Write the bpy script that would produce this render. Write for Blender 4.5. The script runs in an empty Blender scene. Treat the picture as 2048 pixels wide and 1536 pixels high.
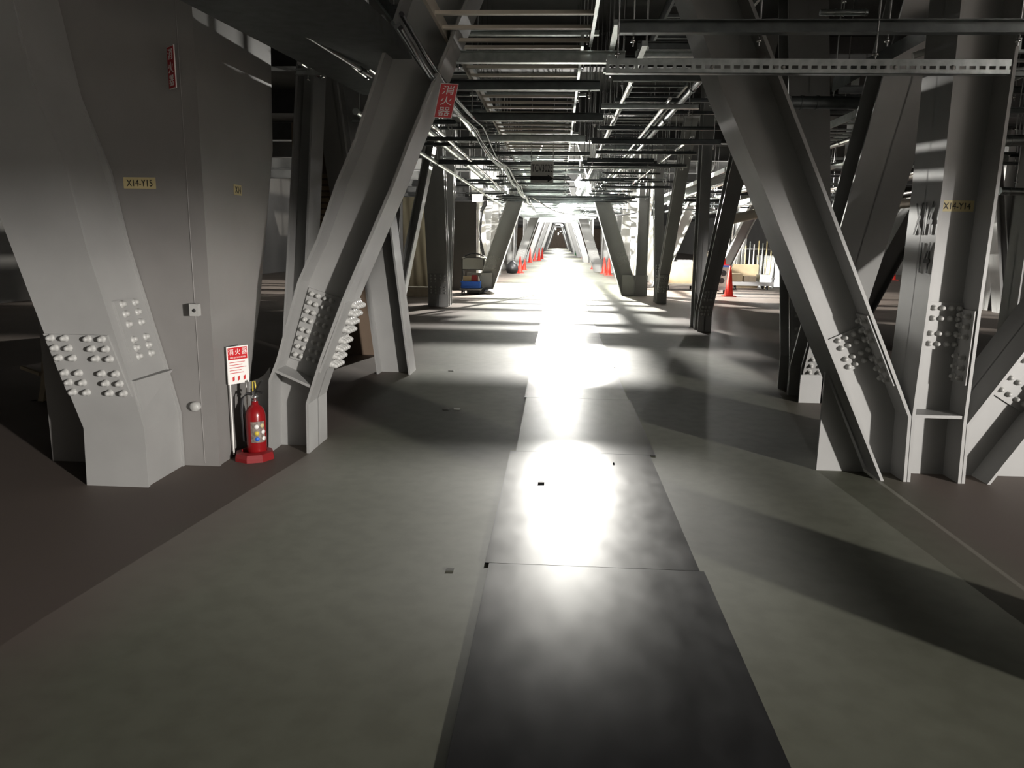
import bpy, math, random
from mathutils import Vector, Matrix
random.seed(7)
C = bpy.context.scene.collection
# ------------------------------------------------------------------ camera
F = 1500.0; CH = 1.5
ro = math.radians(0.85)
_u, _v = 1116 - 1024, 768 - 482
u0 = _u*math.cos(ro) - _v*math.sin(ro); v0 = _u*math.sin(ro) + _v*math.cos(ro)
th = math.atan(v0/F); ps = math.atan(u0*math.cos(th)/F)
W_ = Vector((-math.sin(ps)*math.cos(th), math.cos(ps)*math.cos(th), -math.sin(th)))
r0 = Vector((math.cos(ps), math.sin(ps), 0)); uu = r0.cross(W_)
R_ = r0*math.cos(ro) + uu*math.sin(ro)
U_ = uu*math.cos(ro) - r0*math.sin(ro)
cam = bpy.data.cameras.new('camera'); camo = bpy.data.objects.new('camera', cam); C.objects.link(camo)
cam.sensor_fit = 'HORIZONTAL'; cam.sensor_width = 36; cam.lens = F/2048*36
cam.clip_start = 0.05; cam.clip_end = 400
camo.matrix_world = Matrix(((R_.x, U_.x, -W_.x, 0), (R_.y, U_.y, -W_.y, 0), (R_.z, U_.z, -W_.z, CH), (0, 0, 0, 1)))
bpy.context.scene.camera = camo
def ray(x, y): return R_*((x-1024)/F) + U_*((768-y)/F) + W_
def G(x, y, z=0.0):
    d = ray(x, y); t = (z-CH)/d.z; return Vector((d.x*t, d.y*t, z))
def Q(x, y, Y):
    d = ray(x, y); t = Y/d.y; return Vector((d.x*t, Y, CH+d.z*t))
# ------------------------------------------------------------------ world, view, lamps
wd = bpy.data.worlds.new('world'); bpy.context.scene.world = wd; wd.use_nodes = True
wd.node_tree.nodes['Background'].inputs[0].default_value = (0.8, 0.9, 1, 1)
wd.node_tree.nodes['Background'].inputs[1].default_value = 0.004
vs = bpy.context.scene.view_settings
vs.view_transform = 'Standard'; vs.look = 'None'; vs.gamma = 1; vs.use_curve_mapping = False
vs.exposure = 0.0
def lamp(name, loc, power, col=(1, 1, 1), r=0.06):
    l = bpy.data.lights.new(name, 'POINT'); l.energy = power; l.color = col; l.shadow_soft_size = r
    o = bpy.data.objects.new(name, l); o.location = loc; C.objects.link(o); return o
LAMP_Y = 23.6
lamp('corridor_lamp_light', (0.56, LAMP_Y-.2, 3.12), 13000, (1, 0.97, 0.9), 0.018)
lamp('side_aisle_lamp_light', (14.2, -10.4, 2.85), 28000, (1, 0.95, 0.90), 0.22)
lamp('rear_corridor_lamp_light', (0.2, -7.0, 2.35), 22, (0.86, 1, 0.84), 0.15)
FAR_LAMPS = [(-0.6, 28.0, 3.0, 1500), (0.7, 33.2, 3.0, 1600), (-0.6, 39.2, 3.0, 2000), (0.4, 47, 2.9, 2000), (0.4, 53, 2.7, 2000), (0.3, 66, 2.7, 2500),
             (-0.3, 84, 2.7, 2500), (0.3, 108, 2.7, 3000), (0, 134, 2.7, 3000), (0, 158, 2.7, 1500), (6.5, 26.5, 3.0, 500), (7.5, 36, 3.0, 1200), (-5.2, 28.5, 2.9, 120)]
for i, (x, y, z, p) in enumerate(FAR_LAMPS):
    lamp('ceiling_lamp_light', (x, y, z), p, (1, 0.98, 0.94), 0.12)

# ------------------------------------------------------------------ materials
def mat(name, col, rough=0.5, metal=0.0, var=0.0, scale=6.0, emit=None, bump=0.0, rvar=0.0, stretch=None):
    m = bpy.data.materials.new(name); m.use_nodes = True; nt = m.node_tree; b = nt.nodes['Principled BSDF']
    b.inputs['Base Color'].default_value = (*col, 1); b.inputs['Roughness'].default_value = rough; b.inputs['Metallic'].default_value = metal
    if emit: b.inputs['Emission Color'].default_value = (*col, 1); b.inputs['Emission Strength'].default_value = emit
    tc = nt.nodes.new('ShaderNodeTexCoord'); mp = nt.nodes.new('ShaderNodeMapping'); nt.links.new(tc.outputs['Object'], mp.inputs[0])
    if stretch: mp.inputs['Scale'].default_value = stretch
    n = nt.nodes.new('ShaderNodeTexNoise'); n.inputs['Scale'].default_value = scale; n.inputs['Detail'].default_value = 5
    nt.links.new(mp.outputs[0], n.inputs['Vector'])
    if var:
        r = nt.nodes.new('ShaderNodeValToRGB'); r.color_ramp.elements[0].position = 0.3; r.color_ramp.elements[1].position = 0.7
        r.color_ramp.elements[0].color = (*[c*(1-var) for c in col], 1); r.color_ramp.elements[1].color = (*[min(1, c*(1+var)) for c in col], 1)
        nt.links.new(n.outputs[0], r.inputs[0]); nt.links.new(r.outputs[0], b.inputs['Base Color'])
    if rvar:
        mr = nt.nodes.new('ShaderNodeMapRange'); mr.inputs[3].default_value = rough-rvar; mr.inputs[4].default_value = rough+rvar
        nt.links.new(n.outputs[0], mr.inputs[0]); nt.links.new(mr.outputs[0], b.inputs['Roughness'])
    if bump:
        bp = nt.nodes.new('ShaderNodeBump'); bp.inputs['Strength'].default_value = bump; bp.inputs['Distance'].default_value = 0.01
        nt.links.new(n.outputs[0], bp.inputs['Height']); nt.links.new(bp.outputs[0], b.inputs['Normal'])
    return m
M = {}
M['steel'] = mat('painted_steel', (0.27, 0.27, 0.262), 0.5, 0, 0.06, 3)
M['bolt'] = mat('painted_bolt', (0.36, 0.36, 0.345), 0.42)
M['panel'] = mat('column_panel', (0.195, 0.188, 0.18), 0.42, 0, 0.08, 2)
M['galv'] = mat('galvanised', (0.42, 0.45, 0.44), 0.32, 0.85, 0.2, 20)
M['shiny'] = mat('bright_conduit', (0.75, 0.75, 0.74), 0.2, 0.95)
M['dull'] = mat('dull_zinc', (0.12, 0.132, 0.132), 0.45, 0.6, 0.2, 12)
M['cream'] = mat('cream_tray', (0.55, 0.50, 0.42), 0.45, 0.2)
M['black'] = mat('black_cable', (0.02, 0.02, 0.022), 0.45)
M['rubber'] = mat('rubber', (0.015, 0.015, 0.015), 0.7)
M['red'] = mat('red_paint', (0.22, 0.008, 0.010), 0.22)
M['redplastic'] = mat('red_plastic', (0.20, 0.01, 0.012), 0.45)
M['cone'] = mat('cone_red', (0.80, 0.03, 0.015), 0.5)
M['signred'] = mat('sign_red', (0.50, 0.015, 0.02), 0.4)
M['white'] = mat('white_print', (0.75, 0.74, 0.71), 0.45)
M['ink'] = mat('black_ink', (0.015, 0.015, 0.015), 0.6)
M['inkred'] = mat('red_ink', (0.5, 0.03, 0.03), 0.6)
M['tape'] = mat('yellow_label', (0.50, 0.42, 0.22), 0.6)
M['yellow'] = mat('yellow', (0.55, 0.42, 0.05), 0.5)
M['blue'] = mat('blue_plastic', (0.02, 0.12, 0.55), 0.45)
M['green'] = mat('green_plastic', (0.02, 0.20, 0.07), 0.5)
M['brown'] = mat('brown_sheet', (0.16, 0.115, 0.08), 0.6, 0, 0.15, 3)
M['tan'] = mat('tan_board', (0.38, 0.30, 0.19), 0.65, 0, 0.1, 4)
M['curtain'] = mat('curtain_cloth', (0.62, 0.55, 0.40), 0.6)
M['wallm'] = mat('wall_board', (0.035, 0.032, 0.028), 0.8, 0, 0.15, 1)
M['white_panel'] = mat('pale_panel', (0.40, 0.40, 0.36), 0.6)
M['ceil'] = mat('ceiling_deck', (0.06, 0.06, 0.058), 0.8, 0, 0.2, 2)
M['glow'] = mat('lamp_glass', (1, 0.95, 0.85), 0.3, emit=60)
M['grey'] = mat('grey_plastic', (0.22, 0.22, 0.22), 0.5)
M['wood'] = mat('pale_wood', (0.34, 0.28, 0.20), 0.6, 0, 0.15, 6)
# floor: painted concrete, worn coat
def floor_mat():
    m = mat('painted_floor', (0.30, 0.31, 0.27), 0.6, 0, 0, 1.2, rvar=0.08); m.node_tree.nodes['Principled BSDF'].inputs['Specular IOR Level'].default_value = 0.32
    nt = m.node_tree; b = nt.nodes['Principled BSDF']
    tc = nt.nodes.new('ShaderNodeTexCoord')
    n1 = nt.nodes.new('ShaderNodeTexNoise'); n1.inputs['Scale'].default_value = 0.7; n1.inputs['Detail'].default_value = 8
    n2 = nt.nodes.new('ShaderNodeTexNoise'); n2.inputs['Scale'].default_value = 9; n2.inputs['Detail'].default_value = 8
    nt.links.new(tc.outputs['Object'], n1.inputs['Vector']); nt.links.new(tc.outputs['Object'], n2.inputs['Vector'])
    r = nt.nodes.new('ShaderNodeValToRGB'); r.color_ramp.elements[0].position = 0.3; r.color_ramp.elements[1].position = 0.75
    r.color_ramp.elements[0].color = (0.128, 0.134, 0.100, 1); r.color_ramp.elements[1].color = (0.175, 0.182, 0.138, 1)
    nt.links.new(n1.outputs[0], r.inputs[0])
    mx = nt.nodes.new('ShaderNodeMix'); mx.data_type = 'RGBA'; mx.blend_type = 'MULTIPLY'; mx.inputs[0].default_value = 0.35
    r2 = nt.nodes.new('ShaderNodeValToRGB'); r2.color_ramp.elements[0].position = 0.35; r2.color_ramp.elements[0].color = (0.6, 0.58, 0.55, 1)
    r2.color_ramp.elements[1].position = 0.6
    nt.links.new(n2.outputs[0], r2.inputs[0]); nt.links.new(r.outputs[0], mx.inputs[6]); nt.links.new(r2.outputs[0], mx.inputs[7])
    sx = nt.nodes.new('ShaderNodeSeparateXYZ'); geo = nt.nodes.new('ShaderNodeNewGeometry'); nt.links.new(geo.outputs['Position'], sx.inputs[0])
    def math_(op, a, b_=None):
        n = nt.nodes.new('ShaderNodeMath'); n.operation = op
        for i, q in enumerate((a, b_)):
            if q is None: continue
            if isinstance(q, (int, float)): n.inputs[i].default_value = q
            else: nt.links.new(q, n.inputs[i])
        return n.outputs[0]
    # painted strip between x = -1.7 and 2.15, worn ragged edge, bare brownish concrete outside
    d = math_('ABSOLUTE', math_('SUBTRACT', sx.outputs[0], 0.22)); d = math_('ADD', d, math_('MULTIPLY', math_('SUBTRACT', n1.outputs[0], 0.5), 1.3))
    mr = nt.nodes.new('ShaderNodeMapRange'); mr.inputs[1].default_value = 1.65; mr.inputs[2].default_value = 2.25; nt.links.new(d, mr.inputs[0])
    m2 = nt.nodes.new('ShaderNodeMix'); m2.data_type = 'RGBA'; m2.inputs[7].default_value = (0.140, 0.115, 0.099, 1)
    nt.links.new(mr.outputs[0], m2.inputs[0]); nt.links.new(mx.outputs[2], m2.inputs[6])
    nt.links.new(m2.outputs[2], b.inputs['Base Color'])
    return m
M['floor'] = floor_mat()
M['sidefloor'] = mat('bare_concrete', (0.24, 0.205, 0.175), 0.55, 0, 0.12, 2.5)
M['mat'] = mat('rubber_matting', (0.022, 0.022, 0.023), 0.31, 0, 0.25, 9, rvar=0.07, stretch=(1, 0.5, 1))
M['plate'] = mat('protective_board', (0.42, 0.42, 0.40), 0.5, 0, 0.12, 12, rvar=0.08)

# ------------------------------------------------------------------ mesh builder
class MB:
    def __init__(s): s.v = []; s.f = []; s.smooth = []
    def add(s, vs, fs, sm=False):
        o = len(s.v); s.v += [tuple(p) for p in vs]
        for f in fs: s.f.append([i+o for i in f]); s.smooth.append(sm)
        return s
    def box(s, a, b):
        x0, y0, z0 = [min(a[i], b[i]) for i in range(3)]; x1, y1, z1 = [max(a[i], b[i]) for i in range(3)]
        return s.add([(x0,y0,z0),(x1,y0,z0),(x1,y1,z0),(x0,y1,z0),(x0,y0,z1),(x1,y0,z1),(x1,y1,z1),(x0,y1,z1)],
                     [(0,3,2,1),(4,5,6,7),(0,1,5,4),(1,2,6,5),(2,3,7,6),(3,0,4,7)])
    def obox(s, o, U, V, N, a, b, c):   # corner o, edges U*a V*b N*c
        o = Vector(o); U = Vector(U)*a; V = Vector(V)*b; N = Vector(N)*c
        p = [o, o+U, o+U+V, o+V, o+N, o+U+N, o+U+V+N, o+V+N]
        return s.add(p, [(0,3,2,1),(4,5,6,7),(0,1,5,4),(1,2,6,5),(2,3,7,6),(3,0,4,7)])
    def prism(s, pts, d):               # closed polygon (3D) extruded by vector d
        n = len(pts); d = Vector(d)
        p = [Vector(q) for q in pts] + [Vector(q)+d for q in pts]
        fs = [list(range(n))[::-1], list(range(n, 2*n))] + [(i, (i+1) % n, n+(i+1) % n, n+i) for i in range(n)]
        return s.add(p, fs)
    def tube(s, path, r, n=10, r2=None, cap=True):
        path = [Vector(p) for p in path]; m = len(path); vs = []
        for i, p in enumerate(path):
            t = (path[min(i+1, m-1)] - path[max(i-1, 0)]).normalized()
            a = t.orthogonal().normalized() if abs(t.z) > 0.9 else t.cross(Vector((0, 0, 1))).normalized()
            b = t.cross(a)
            rr = r if r2 is None else r+(r2-r)*i/(m-1)
            for k in range(n):
                g = 2*math.pi*k/n; vs.append(p + a*math.cos(g)*rr + b*math.sin(g)*rr)
        fs = [(i*n+k, i*n+(k+1) % n, (i+1)*n+(k+1) % n, (i+1)*n+k) for i in range(m-1) for k in range(n)]
        s.add(vs, fs, True)
        if cap: s.add(vs[:n], [list(range(n))]); s.add(vs[-n:], [list(range(n))])
        return s
    def lathe(s, c, prof, n=24, axis=(0, 0, 1)):
        c = Vector(c); ax = Vector(axis).normalized(); a = ax.orthogonal().normalized(); b = ax.cross(a); vs = []
        for (r, h) in prof:
            for k in range(n):
                g = 2*math.pi*k/n; vs.append(c + ax*h + a*math.cos(g)*r + b*math.sin(g)*r)
        m = len(prof)
        s.add(vs, [(i*n+k, i*n+(k+1) % n, (i+1)*n+(k+1) % n, (i+1)*n+k) for i in range(m-1) for k in range(n)], True)
        return s
    def build(s, name, m, parent=None, label=None):
        me = bpy.data.meshes.new(name)
        loc = parent.matrix_world.translation.copy() if parent is not None else None
        o = bpy.data.objects.new(name, me)
        pts = [Vector(p) for p in s.v]
        if parent is None:
            zc = min(p.z for p in pts); cx = sum(p.x for p in pts)/len(pts); cy = sum(p.y for p in pts)/len(pts)
            off = Vector((cx, cy, zc)); o.location = off
        else:
            off = wloc[parent.name]
            o.parent = parent
        wloc[o.name] = off if parent is None else off
        me.from_pydata([tuple(p-off) for p in pts], [], s.f); me.materials.append(m)
        me.polygons.foreach_set('use_smooth', s.smooth); me.validate(); me.update()
        import bmesh
        bm = bmesh.new(); bm.from_mesh(me); bmesh.ops.recalc_face_normals(bm, faces=bm.faces); bm.to_mesh(me); bm.free()
        C.objects.link(o)
        if label: o['label'] = label
        return o
wloc = {}
def thing(name, label, cat, loc, group=None):
    o = bpy.data.objects.new(name, None); C.objects.link(o); o.location = loc; o.empty_display_size = 0.1
    o['label'] = label; o['category'] = cat
    if group: o['group'] = group
    wloc[o.name] = Vector(loc); return o
def tag(o, label, cat, group=None, kind=None):
    o['label'] = label; o['category'] = cat
    if group: o['group'] = group
    if kind: o['kind'] = kind
    return o
def struct(name, mb, m, label=None):
    o = mb.build(name, m); o['kind'] = 'structure'
    return o
def text(body, pos, right, up, height, m, name, parent, width=None, shear=0):
    cu = bpy.data.curves.new(name, 'FONT'); cu.body = body; cu.size = 1; cu.align_x = 'CENTER'; cu.align_y = 'CENTER'; cu.extrude = 0.004
    t = bpy.data.objects.new(name+'_tmp', cu); C.objects.link(t)
    bpy.context.view_layer.update()
    dg = bpy.context.evaluated_depsgraph_get(); me = bpy.data.meshes.new_from_object(t.evaluated_get(dg))
    C.objects.unlink(t); bpy.data.objects.remove(t)
    xs = [v.co.x for v in me.vertices]; ys = [v.co.y for v in me.vertices]
    if not xs: return None
    cx, cy = (max(xs)+min(xs))/2, (max(ys)+min(ys))/2; sy = height/(max(ys)-min(ys)); sx = sy if width is None else width/(max(xs)-min(xs))
    right = Vector(right).normalized(); up = Vector(up).normalized(); n = right.cross(up).normalized(); pos = Vector(pos); off = wloc[parent.name]
    for v in me.vertices:
        x, y, z = v.co; v.co = pos + right*((x-cx)*sx) + up*((y-cy)*sy) + n*(z*0.3) - off
    me.materials.clear(); me.materials.append(m)
    o = bpy.data.objects.new(name, me); C.objects.link(o); o.parent = parent; wloc[o.name] = off
    return o

# bolts share one mesh
_bolt = {}
def bolt_mesh(r, h):
    k = (r, h)
    if k not in _bolt:
        mb = MB(); n = 12
        mb.lathe((0, 0, 0), [(r*1.3, 0), (r*1.3, h*0.18), (r, h*0.2), (r, h*0.55), (r*0.8, h*0.85), (r*0.45, h*0.98), (0.0001, h)], n)
        me = bpy.data.meshes.new('bolt'); me.from_pydata(mb.v, [], mb.f); me.materials.append(M['bolt'])
        me.polygons.foreach_set('use_smooth', mb.smooth); me.update(); _bolt[k] = me
    return _bolt[k]
def add_bolt(parent, p, n, r=0.019, h=0.03):
    o = bpy.data.objects.new('bolt', bolt_mesh(r, h)); C.objects.link(o); o.parent = parent
    q = Vector((0, 0, 1)).rotation_difference(Vector(n).normalized())
    o.rotation_mode = 'QUATERNION'; o.rotation_quaternion = q; o.location = Vector(p)-wloc[parent.name]
    return o
def bolted_plate(parent, o, U, V, N, lu, lv, cols, rows, t=0.014, r=0.017, h=0.03):
    o = Vector(o); U = Vector(U).normalized(); V = Vector(V).normalized(); N = Vector(N).normalized()
    pl = MB().obox(o, U, V, N, lu, lv, t).build('splice_plate', M['steel'], parent)
    for a in cols:
        for b in rows: add_bolt(pl, o+U*lu*a+V*lv*b+N*t, N, r, h)
    return pl

# H section in a plane: 2D polylines (a, z) for the two flanges, extruded along the third axis
def hmember(name, label, L, Rr, axis, c0, w, cat='steel brace', tf=0.02, tw=0.014, group=None, web=True, ztop=None, m=None):
    m = m or M['steel']
    def P(a, z, c): return Vector((a, c, z)) if axis == 'Y' else Vector((c, a, z))
    def ext(pl):
        if ztop is None: return pl
        (a0, z0), (a1, z1) = pl[-2], pl[-1]; k = (ztop-z1)/(z1-z0) if z1 != z0 else 0
        return pl[:-1]+[(a1+(a1-a0)*k, ztop)]
    L = ext(L); Rr = ext(Rr)
    base = P((L[0][0]+Rr[0][0])/2, min(L[0][1], Rr[0][1]), c0+w/2)
    t = thing(name, label, cat, base, group)
    d = Vector((0, w, 0)) if axis == 'Y' else Vector((w, 0, 0))
    for pl, sgn in ((L, 1), (Rr, -1)):
        off = []
        for i, (a, z) in enumerate(pl):
            tv = Vector((pl[min(i+1, len(pl)-1)][0]-pl[max(i-1, 0)][0], pl[min(i+1, len(pl)-1)][1]-pl[max(i-1, 0)][1])).normalized()
            nn = Vector((tv.y, -tv.x))*sgn*tf
            if i == 0: nn = Vector((nn.x/abs(tv.y), 0)) if abs(tv.y) > .2 else nn
            off.append((a+nn.x, z+nn.y))
        poly = [P(a, z, c0) for a, z in pl] + [P(a, z, c0) for a, z in reversed(off)]
        # split as strips so bends stay clean
        mb = MB()
        n = len(pl)
        vs = [P(a, z, c0) for a, z in pl]+[P(a, z, c0) for a, z in off]
        vs += [p+d for p in vs]
        fs = []
        for i in range(n-1):
            a, b, c, e = i, i+1, n+i+1, n+i; k = 2*n
            fs += [(a, b, c, e), (a+k, e+k, c+k, b+k), (a, a+k, b+k, b), (e, c, c+k, e+k)]
        fs += [(0, n, n+2*n, 2*n), (n-1, 3*n-1, 4*n-1, 2*n-1)]
        mb.add(vs, fs); mb.build('flange', m, t)
    if web:
        wc = c0+w/2-tw/2
        pts = [P(a, z, wc) for a, z in L]+[P(a, z, wc) for a, z in reversed(Rr)]
        MB().prism(pts, d/w*tw).build('web', m, t)
    return t
def pxY(pts, Y):
    out = []
    for x, y in pts:
        q = Q(x, y, Y); out.append((q.x, q.z))
    return out
def at_z(pl, z):
    for (a0, z0), (a1, z1) in zip(pl, pl[1:]):
        if z0 <= z <= z1 or (z1 == pl[-1][1]) and z > z1: return a0+(a1-a0)*(z-z0)/(z1-z0)
    return pl[-1][0]

# ------------------------------------------------------------------ setting
FL = MB(); FL.box((-12, -16, -0.1), (18, 170, 0)); struct('floor', FL, M['floor'])
struct('ceiling', MB().box((-12, -16, 4.3), (18, 170, 4.45)), M['ceil'])
struct('wall_left', MB().box((-12.1, -16, 0), (-12, 170, 4.3)), M['wallm'])
struct('wall_right', MB().box((18, -16, 0), (18.1, 170, 4.3)), M['wallm'])
struct('wall_back', MB().box((-12, 170, 0), (18, 170.1, 4.3)), M['brown'])
struct('wall_front', MB().box((-12, -16.1, 0), (18, -16, 4.3)), M['wallm'])

# matting: dark mats up to y=13.6, paler boards beyond
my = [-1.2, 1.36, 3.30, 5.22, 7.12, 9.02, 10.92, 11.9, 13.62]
wob = [0.015, 0.0, -0.02, 0.02, 0.0, 0.015, -0.01, 0.0]
place = ['nearest the bottom edge of the photo', 'just before the sheet with the scrap', 'with a small black scrap on it', 'just beyond the dark scrap',
         'where the glare begins', 'in the brightest glare', 'short sheet in the glare', 'farthest of the dark sheets']
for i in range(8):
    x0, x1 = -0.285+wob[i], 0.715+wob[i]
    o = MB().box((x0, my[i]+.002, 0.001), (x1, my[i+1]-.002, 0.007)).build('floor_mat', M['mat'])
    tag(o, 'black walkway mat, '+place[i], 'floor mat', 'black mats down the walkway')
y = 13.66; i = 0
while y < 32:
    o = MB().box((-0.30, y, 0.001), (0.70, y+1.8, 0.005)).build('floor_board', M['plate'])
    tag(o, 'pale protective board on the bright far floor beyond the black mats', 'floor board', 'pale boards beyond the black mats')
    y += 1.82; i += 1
p = G(1082, 968); tag(MB().prism([(p.x-.02, p.y-.012, .008), (p.x+.022, p.y-.008, .008), (p.x+.018, p.y+.014, .008), (p.x-.018, p.y+.01, .008)], (0, 0, .006)).build('debris', M['ink']), 'small black scrap lying on the dark floor mat', 'scrap')
p = G(1227, 929); tag(MB().lathe((p.x, p.y, .008), [(.006, 0), (.006, .004), (.0001, .006)], 8).build('debris', M['ink']), 'tiny dark speck on the right half of the mat', 'scrap')
p = G(900, 1140); tag(MB().box((p.x-.018, p.y-.012, 0.0005), (p.x+.018, p.y+.012, .004)).build('floor_marker', M['shiny']), 'small shiny marker set in the floor left of the mat, nearest one', 'floor marker')
for (x, y_, lb) in ((892, 819, 'left one of the middle pair'), (914, 819, 'right one of the middle pair'), (902, 742, 'farthest one')):
    p = G(x, y_); tag(MB().box((p.x-.03, p.y-.02, 0.0005), (p.x+.03, p.y+.02, .004)).build('floor_marker', M['shiny']), 'small shiny marker in the floor left of the mat, '+lb, 'floor marker')

# ------------------------------------------------------------------ right near node (plane y = 4.80)
YR = 4.80
Lr = pxY([(1762, 960), (1620, 606), (1527, 375), (1441, 171), (1383, 0)], YR); Lr[0] = (Lr[0][0], 0)
# right flange of inward brace bends up from the vertical stub
Rr1 = pxY([(1813, 962), (1823, 833), (1773, 699), (1646, 366), (1517, 32)], YR); Rr1[0] = (Rr1[0][0], 0)
brace1 = hmember('steel_brace', 'large grey steel brace leaning left over the walkway, nearest on the right', Lr, Rr1, 'Y', YR, 0.40, ztop=4.2)
colL = [Rr1[0], Rr1[1]] + pxY([(1855, 600), (1884, 366), (1914, 73)], YR)
colR = pxY([(1922, 967), (1933, 849), (1966, 600), (2000, 366), (2041, 76)], YR); colR[0] = (colR[0][0], 0)
colL2 = [(a+0.004, z) for a, z in colL]
col1 = hmember('steel_column', 'upright grey steel column on the right marked X14 in black', colL2, colR, 'Y', YR, 0.40, cat='steel column', ztop=4.2)
o2L = [(colR[0][0]+.004, 0), (colR[1][0]+.004, colR[1][1])] + pxY([(2048, 704)], YR)
dx = (o2L[2][0]-o2L[1][0])/(o2L[2][1]-o2L[1][1])
o2L[2] = (o2L[1][0]+dx*2.6, o2L[1][1]+2.6)
o2R = pxY([(1981, 968)], YR); o2R = [(o2R[0][0], 0), (o2R[0][0]+dx*3.0, 3.0)]
brace2 = hmember('steel_brace', 'grey steel brace leaning right beside the column marked X14, cut by the photo edge', o2L, o2R, 'Y', YR, 0.40, ztop=4.2)
# stiffeners of the node
zst = Rr1[1][1]
MB().box((colL[1][0]+.02, YR+.01, zst-.01), (colR[1][0]-.02, YR+.39, zst+.01)).build('stiffener_plate', M['steel'], col1)
a0, a1 = G(1632, 940), G(1690, 941)
zt = 0.42
MB().prism([(a0.x, YR+.20, 0), (a1.x+.12, YR+.20, 0), (at_z(Lr, zt+.25)-.02, YR+.20, zt+.25), (a0.x-.0, YR+.20, zt)], (0, .02, 0)).build('gusset_plate', M['steel'], brace1)
q = at_z(o2R, .5)
MB().prism([(o2R[0][0]-.0, YR+.2, 0), (o2R[0][0]+.55, YR+.2, 0), (o2R[0][0]+.55, YR+.2, .42), (q+.2, YR+.2, .75), (q+.02, YR+.2, .5)], (0, .02, 0)).build('gusset_plate', M['steel'], brace2)
def web_splice(t, L, Rr, Y, w, z0, z1, rows, ncol=2, gap=.35):
    # plate on the front of the web between the flanges
    l0, l1, r0_, r1_ = at_z(L, z0), at_z(L, z1), at_z(Rr, z0), at_z(Rr, z1)
    yv = Y+w/2-.007
    V = Vector((l1-l0, 0, z1-z0)).normalized()
    N = Vector((0, -1, 0)); U = V.cross(Vector((0, 1, 0))).normalized()
    if U.x < 0: U = -U
    width = ((r0_-l0))*abs(U.x)-.05
    o = Vector((l0, yv, z0))+U*.03
    lv = (z1-z0)/V.z
    cols = [.34, .53, .73, .91] if ncol == 4 and (r0_+l0) > 0 else [.12, .30, .52, .70] if ncol == 4 else [.2, .8]
    bolted_plate(t, o, U, V, N, width, lv, cols, rows, r=.015, h=.028)
rows4 = [.12, .34, .66, .88]
z_a, z_b = Q(1723, 757, YR+.2).z, Q(1657, 688, YR+.2).z
web_splice(brace1, Lr, Rr1, YR, .4, z_a, z_b, rows4, 4)
z_a, z_b = Q(1880, 697, YR+.2).z, Q(1880, 603, YR+.2).z
web_splice(col1, colL2, colR, YR, .4, z_a, z_b, rows4, 4)
web_splice(brace2, o2L, o2R, YR, .4, .62, .98, rows4, 4)
# flange splices on the inner faces of right flanges
def flange_splice(t, pl, axis, c0, w, z0, z1, side, rows, cols=(.14, .36, .64, .86), r=.016, h=.035, off=.0):
    a0_, a1_ = at_z(pl, z0), at_z(pl, z1)
    if axis == 'Y': V = Vector((a1_-a0_, 0, z1-z0)); U = Vector((0, 1, 0)); o = Vector((a0_, c0+.01, z0))
    else: V = Vector((0, a1_-a0_, z1-z0)); U = Vector((1, 0, 0)); o = Vector((c0+.01, a0_, z0))
    lv = V.length; V.normalize(); N = U.cross(V).normalized()
    s = (N.x if axis == 'Y' else N.y)
    if s*side < 0: N = -N
    return bolted_plate(t, o+N*off, U, V, N, w-.02, lv, cols, rows, r=r, h=h)
rows6 = [.08, .22, .36, .64, .78, .92]
zs = Q(1773, 699, YR).z
flange_splice(brace1, Rr1, 'Y', YR, .4, zs-.22, zs+.22, -1, rows6, off=.02)
flange_splice(col1, colR, 'Y', YR, .4, zs-.22, zs+.25, -1, rows6, off=.02)
# writing on the column
fx = lambda z: at_z(colL2, z)
def col_text(body, px, py, hh, ww):
    d = ray(px, py); X = at_z(colL2, 1.5)-.004
    for _ in range(3):
        t_ = X/d.x; z_ = CH+d.z*t_; X = at_z(colL2, z_)-.004
    text(body, (X, d.y*t_, z_), (0, -1, 0), (0, 0, 1), hh, M['ink'], 'painted_mark', col1, width=ww)
col_text('X14', 1847, 437, .20, .24); col_text('14', 1849, 515, .19, .13)
yw = YR+.2-.008
def front_label(t, body, px, py, Y, wpx, hpx, nm='name_tape', charh=.6, m='tape', mi='ink'):
    c = Q(px, py, Y); s = Y/F
    w_, h_ = wpx*s, hpx*s
    lb = MB().box((c.x-w_/2, Y, c.z-h_/2), (c.x+w_/2, Y+.003, c.z+h_/2)).build(nm, M[m], t)
    text(body, (c.x, Y-.001, c.z), (1, 0, 0), (0, 0, 1), h_*charh, M[mi], 'lettering', lb, width=w_*.8)
    return lb
front_label(col1, 'X14-Y14', 1914, 412, yw, 62, 20)
# ------------------------------------------------------------------ left near node
YB = 5.02
LB = pxY([(537, 900), (537, 760), (552, 722), (595, 562), (632, 480), (671, 366), (707, 281), (747, 159)], YB); LB[0] = (LB[0][0], 0)
RB = pxY([(619, 910), (617, 808), (626, 779), (646, 716), (688, 604), (786, 375), (817, 293), (873, 156)], YB); RB[0] = (RB[0][0], 0)
braceB = hmember('steel_brace', 'large grey steel brace leaning right over the walkway behind the fire extinguisher', LB, RB, 'Y', YB, 0.42, ztop=4.2)
zt_ = RB[2][1]
pl_ = pxY([(544, 743), (626, 777)], YB)
MB().prism([(pl_[0][0], YB+.01, pl_[0][1]), (pl_[1][0]-.02, YB+.01, pl_[1][1]-.0), (pl_[1][0]-.02, YB+.01, pl_[1][1]+.02), (pl_[0][0], YB+.01, pl_[0][1]+.02)], (0, .40, 0)).build('stiffener_plate', M['steel'], braceB)
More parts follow.
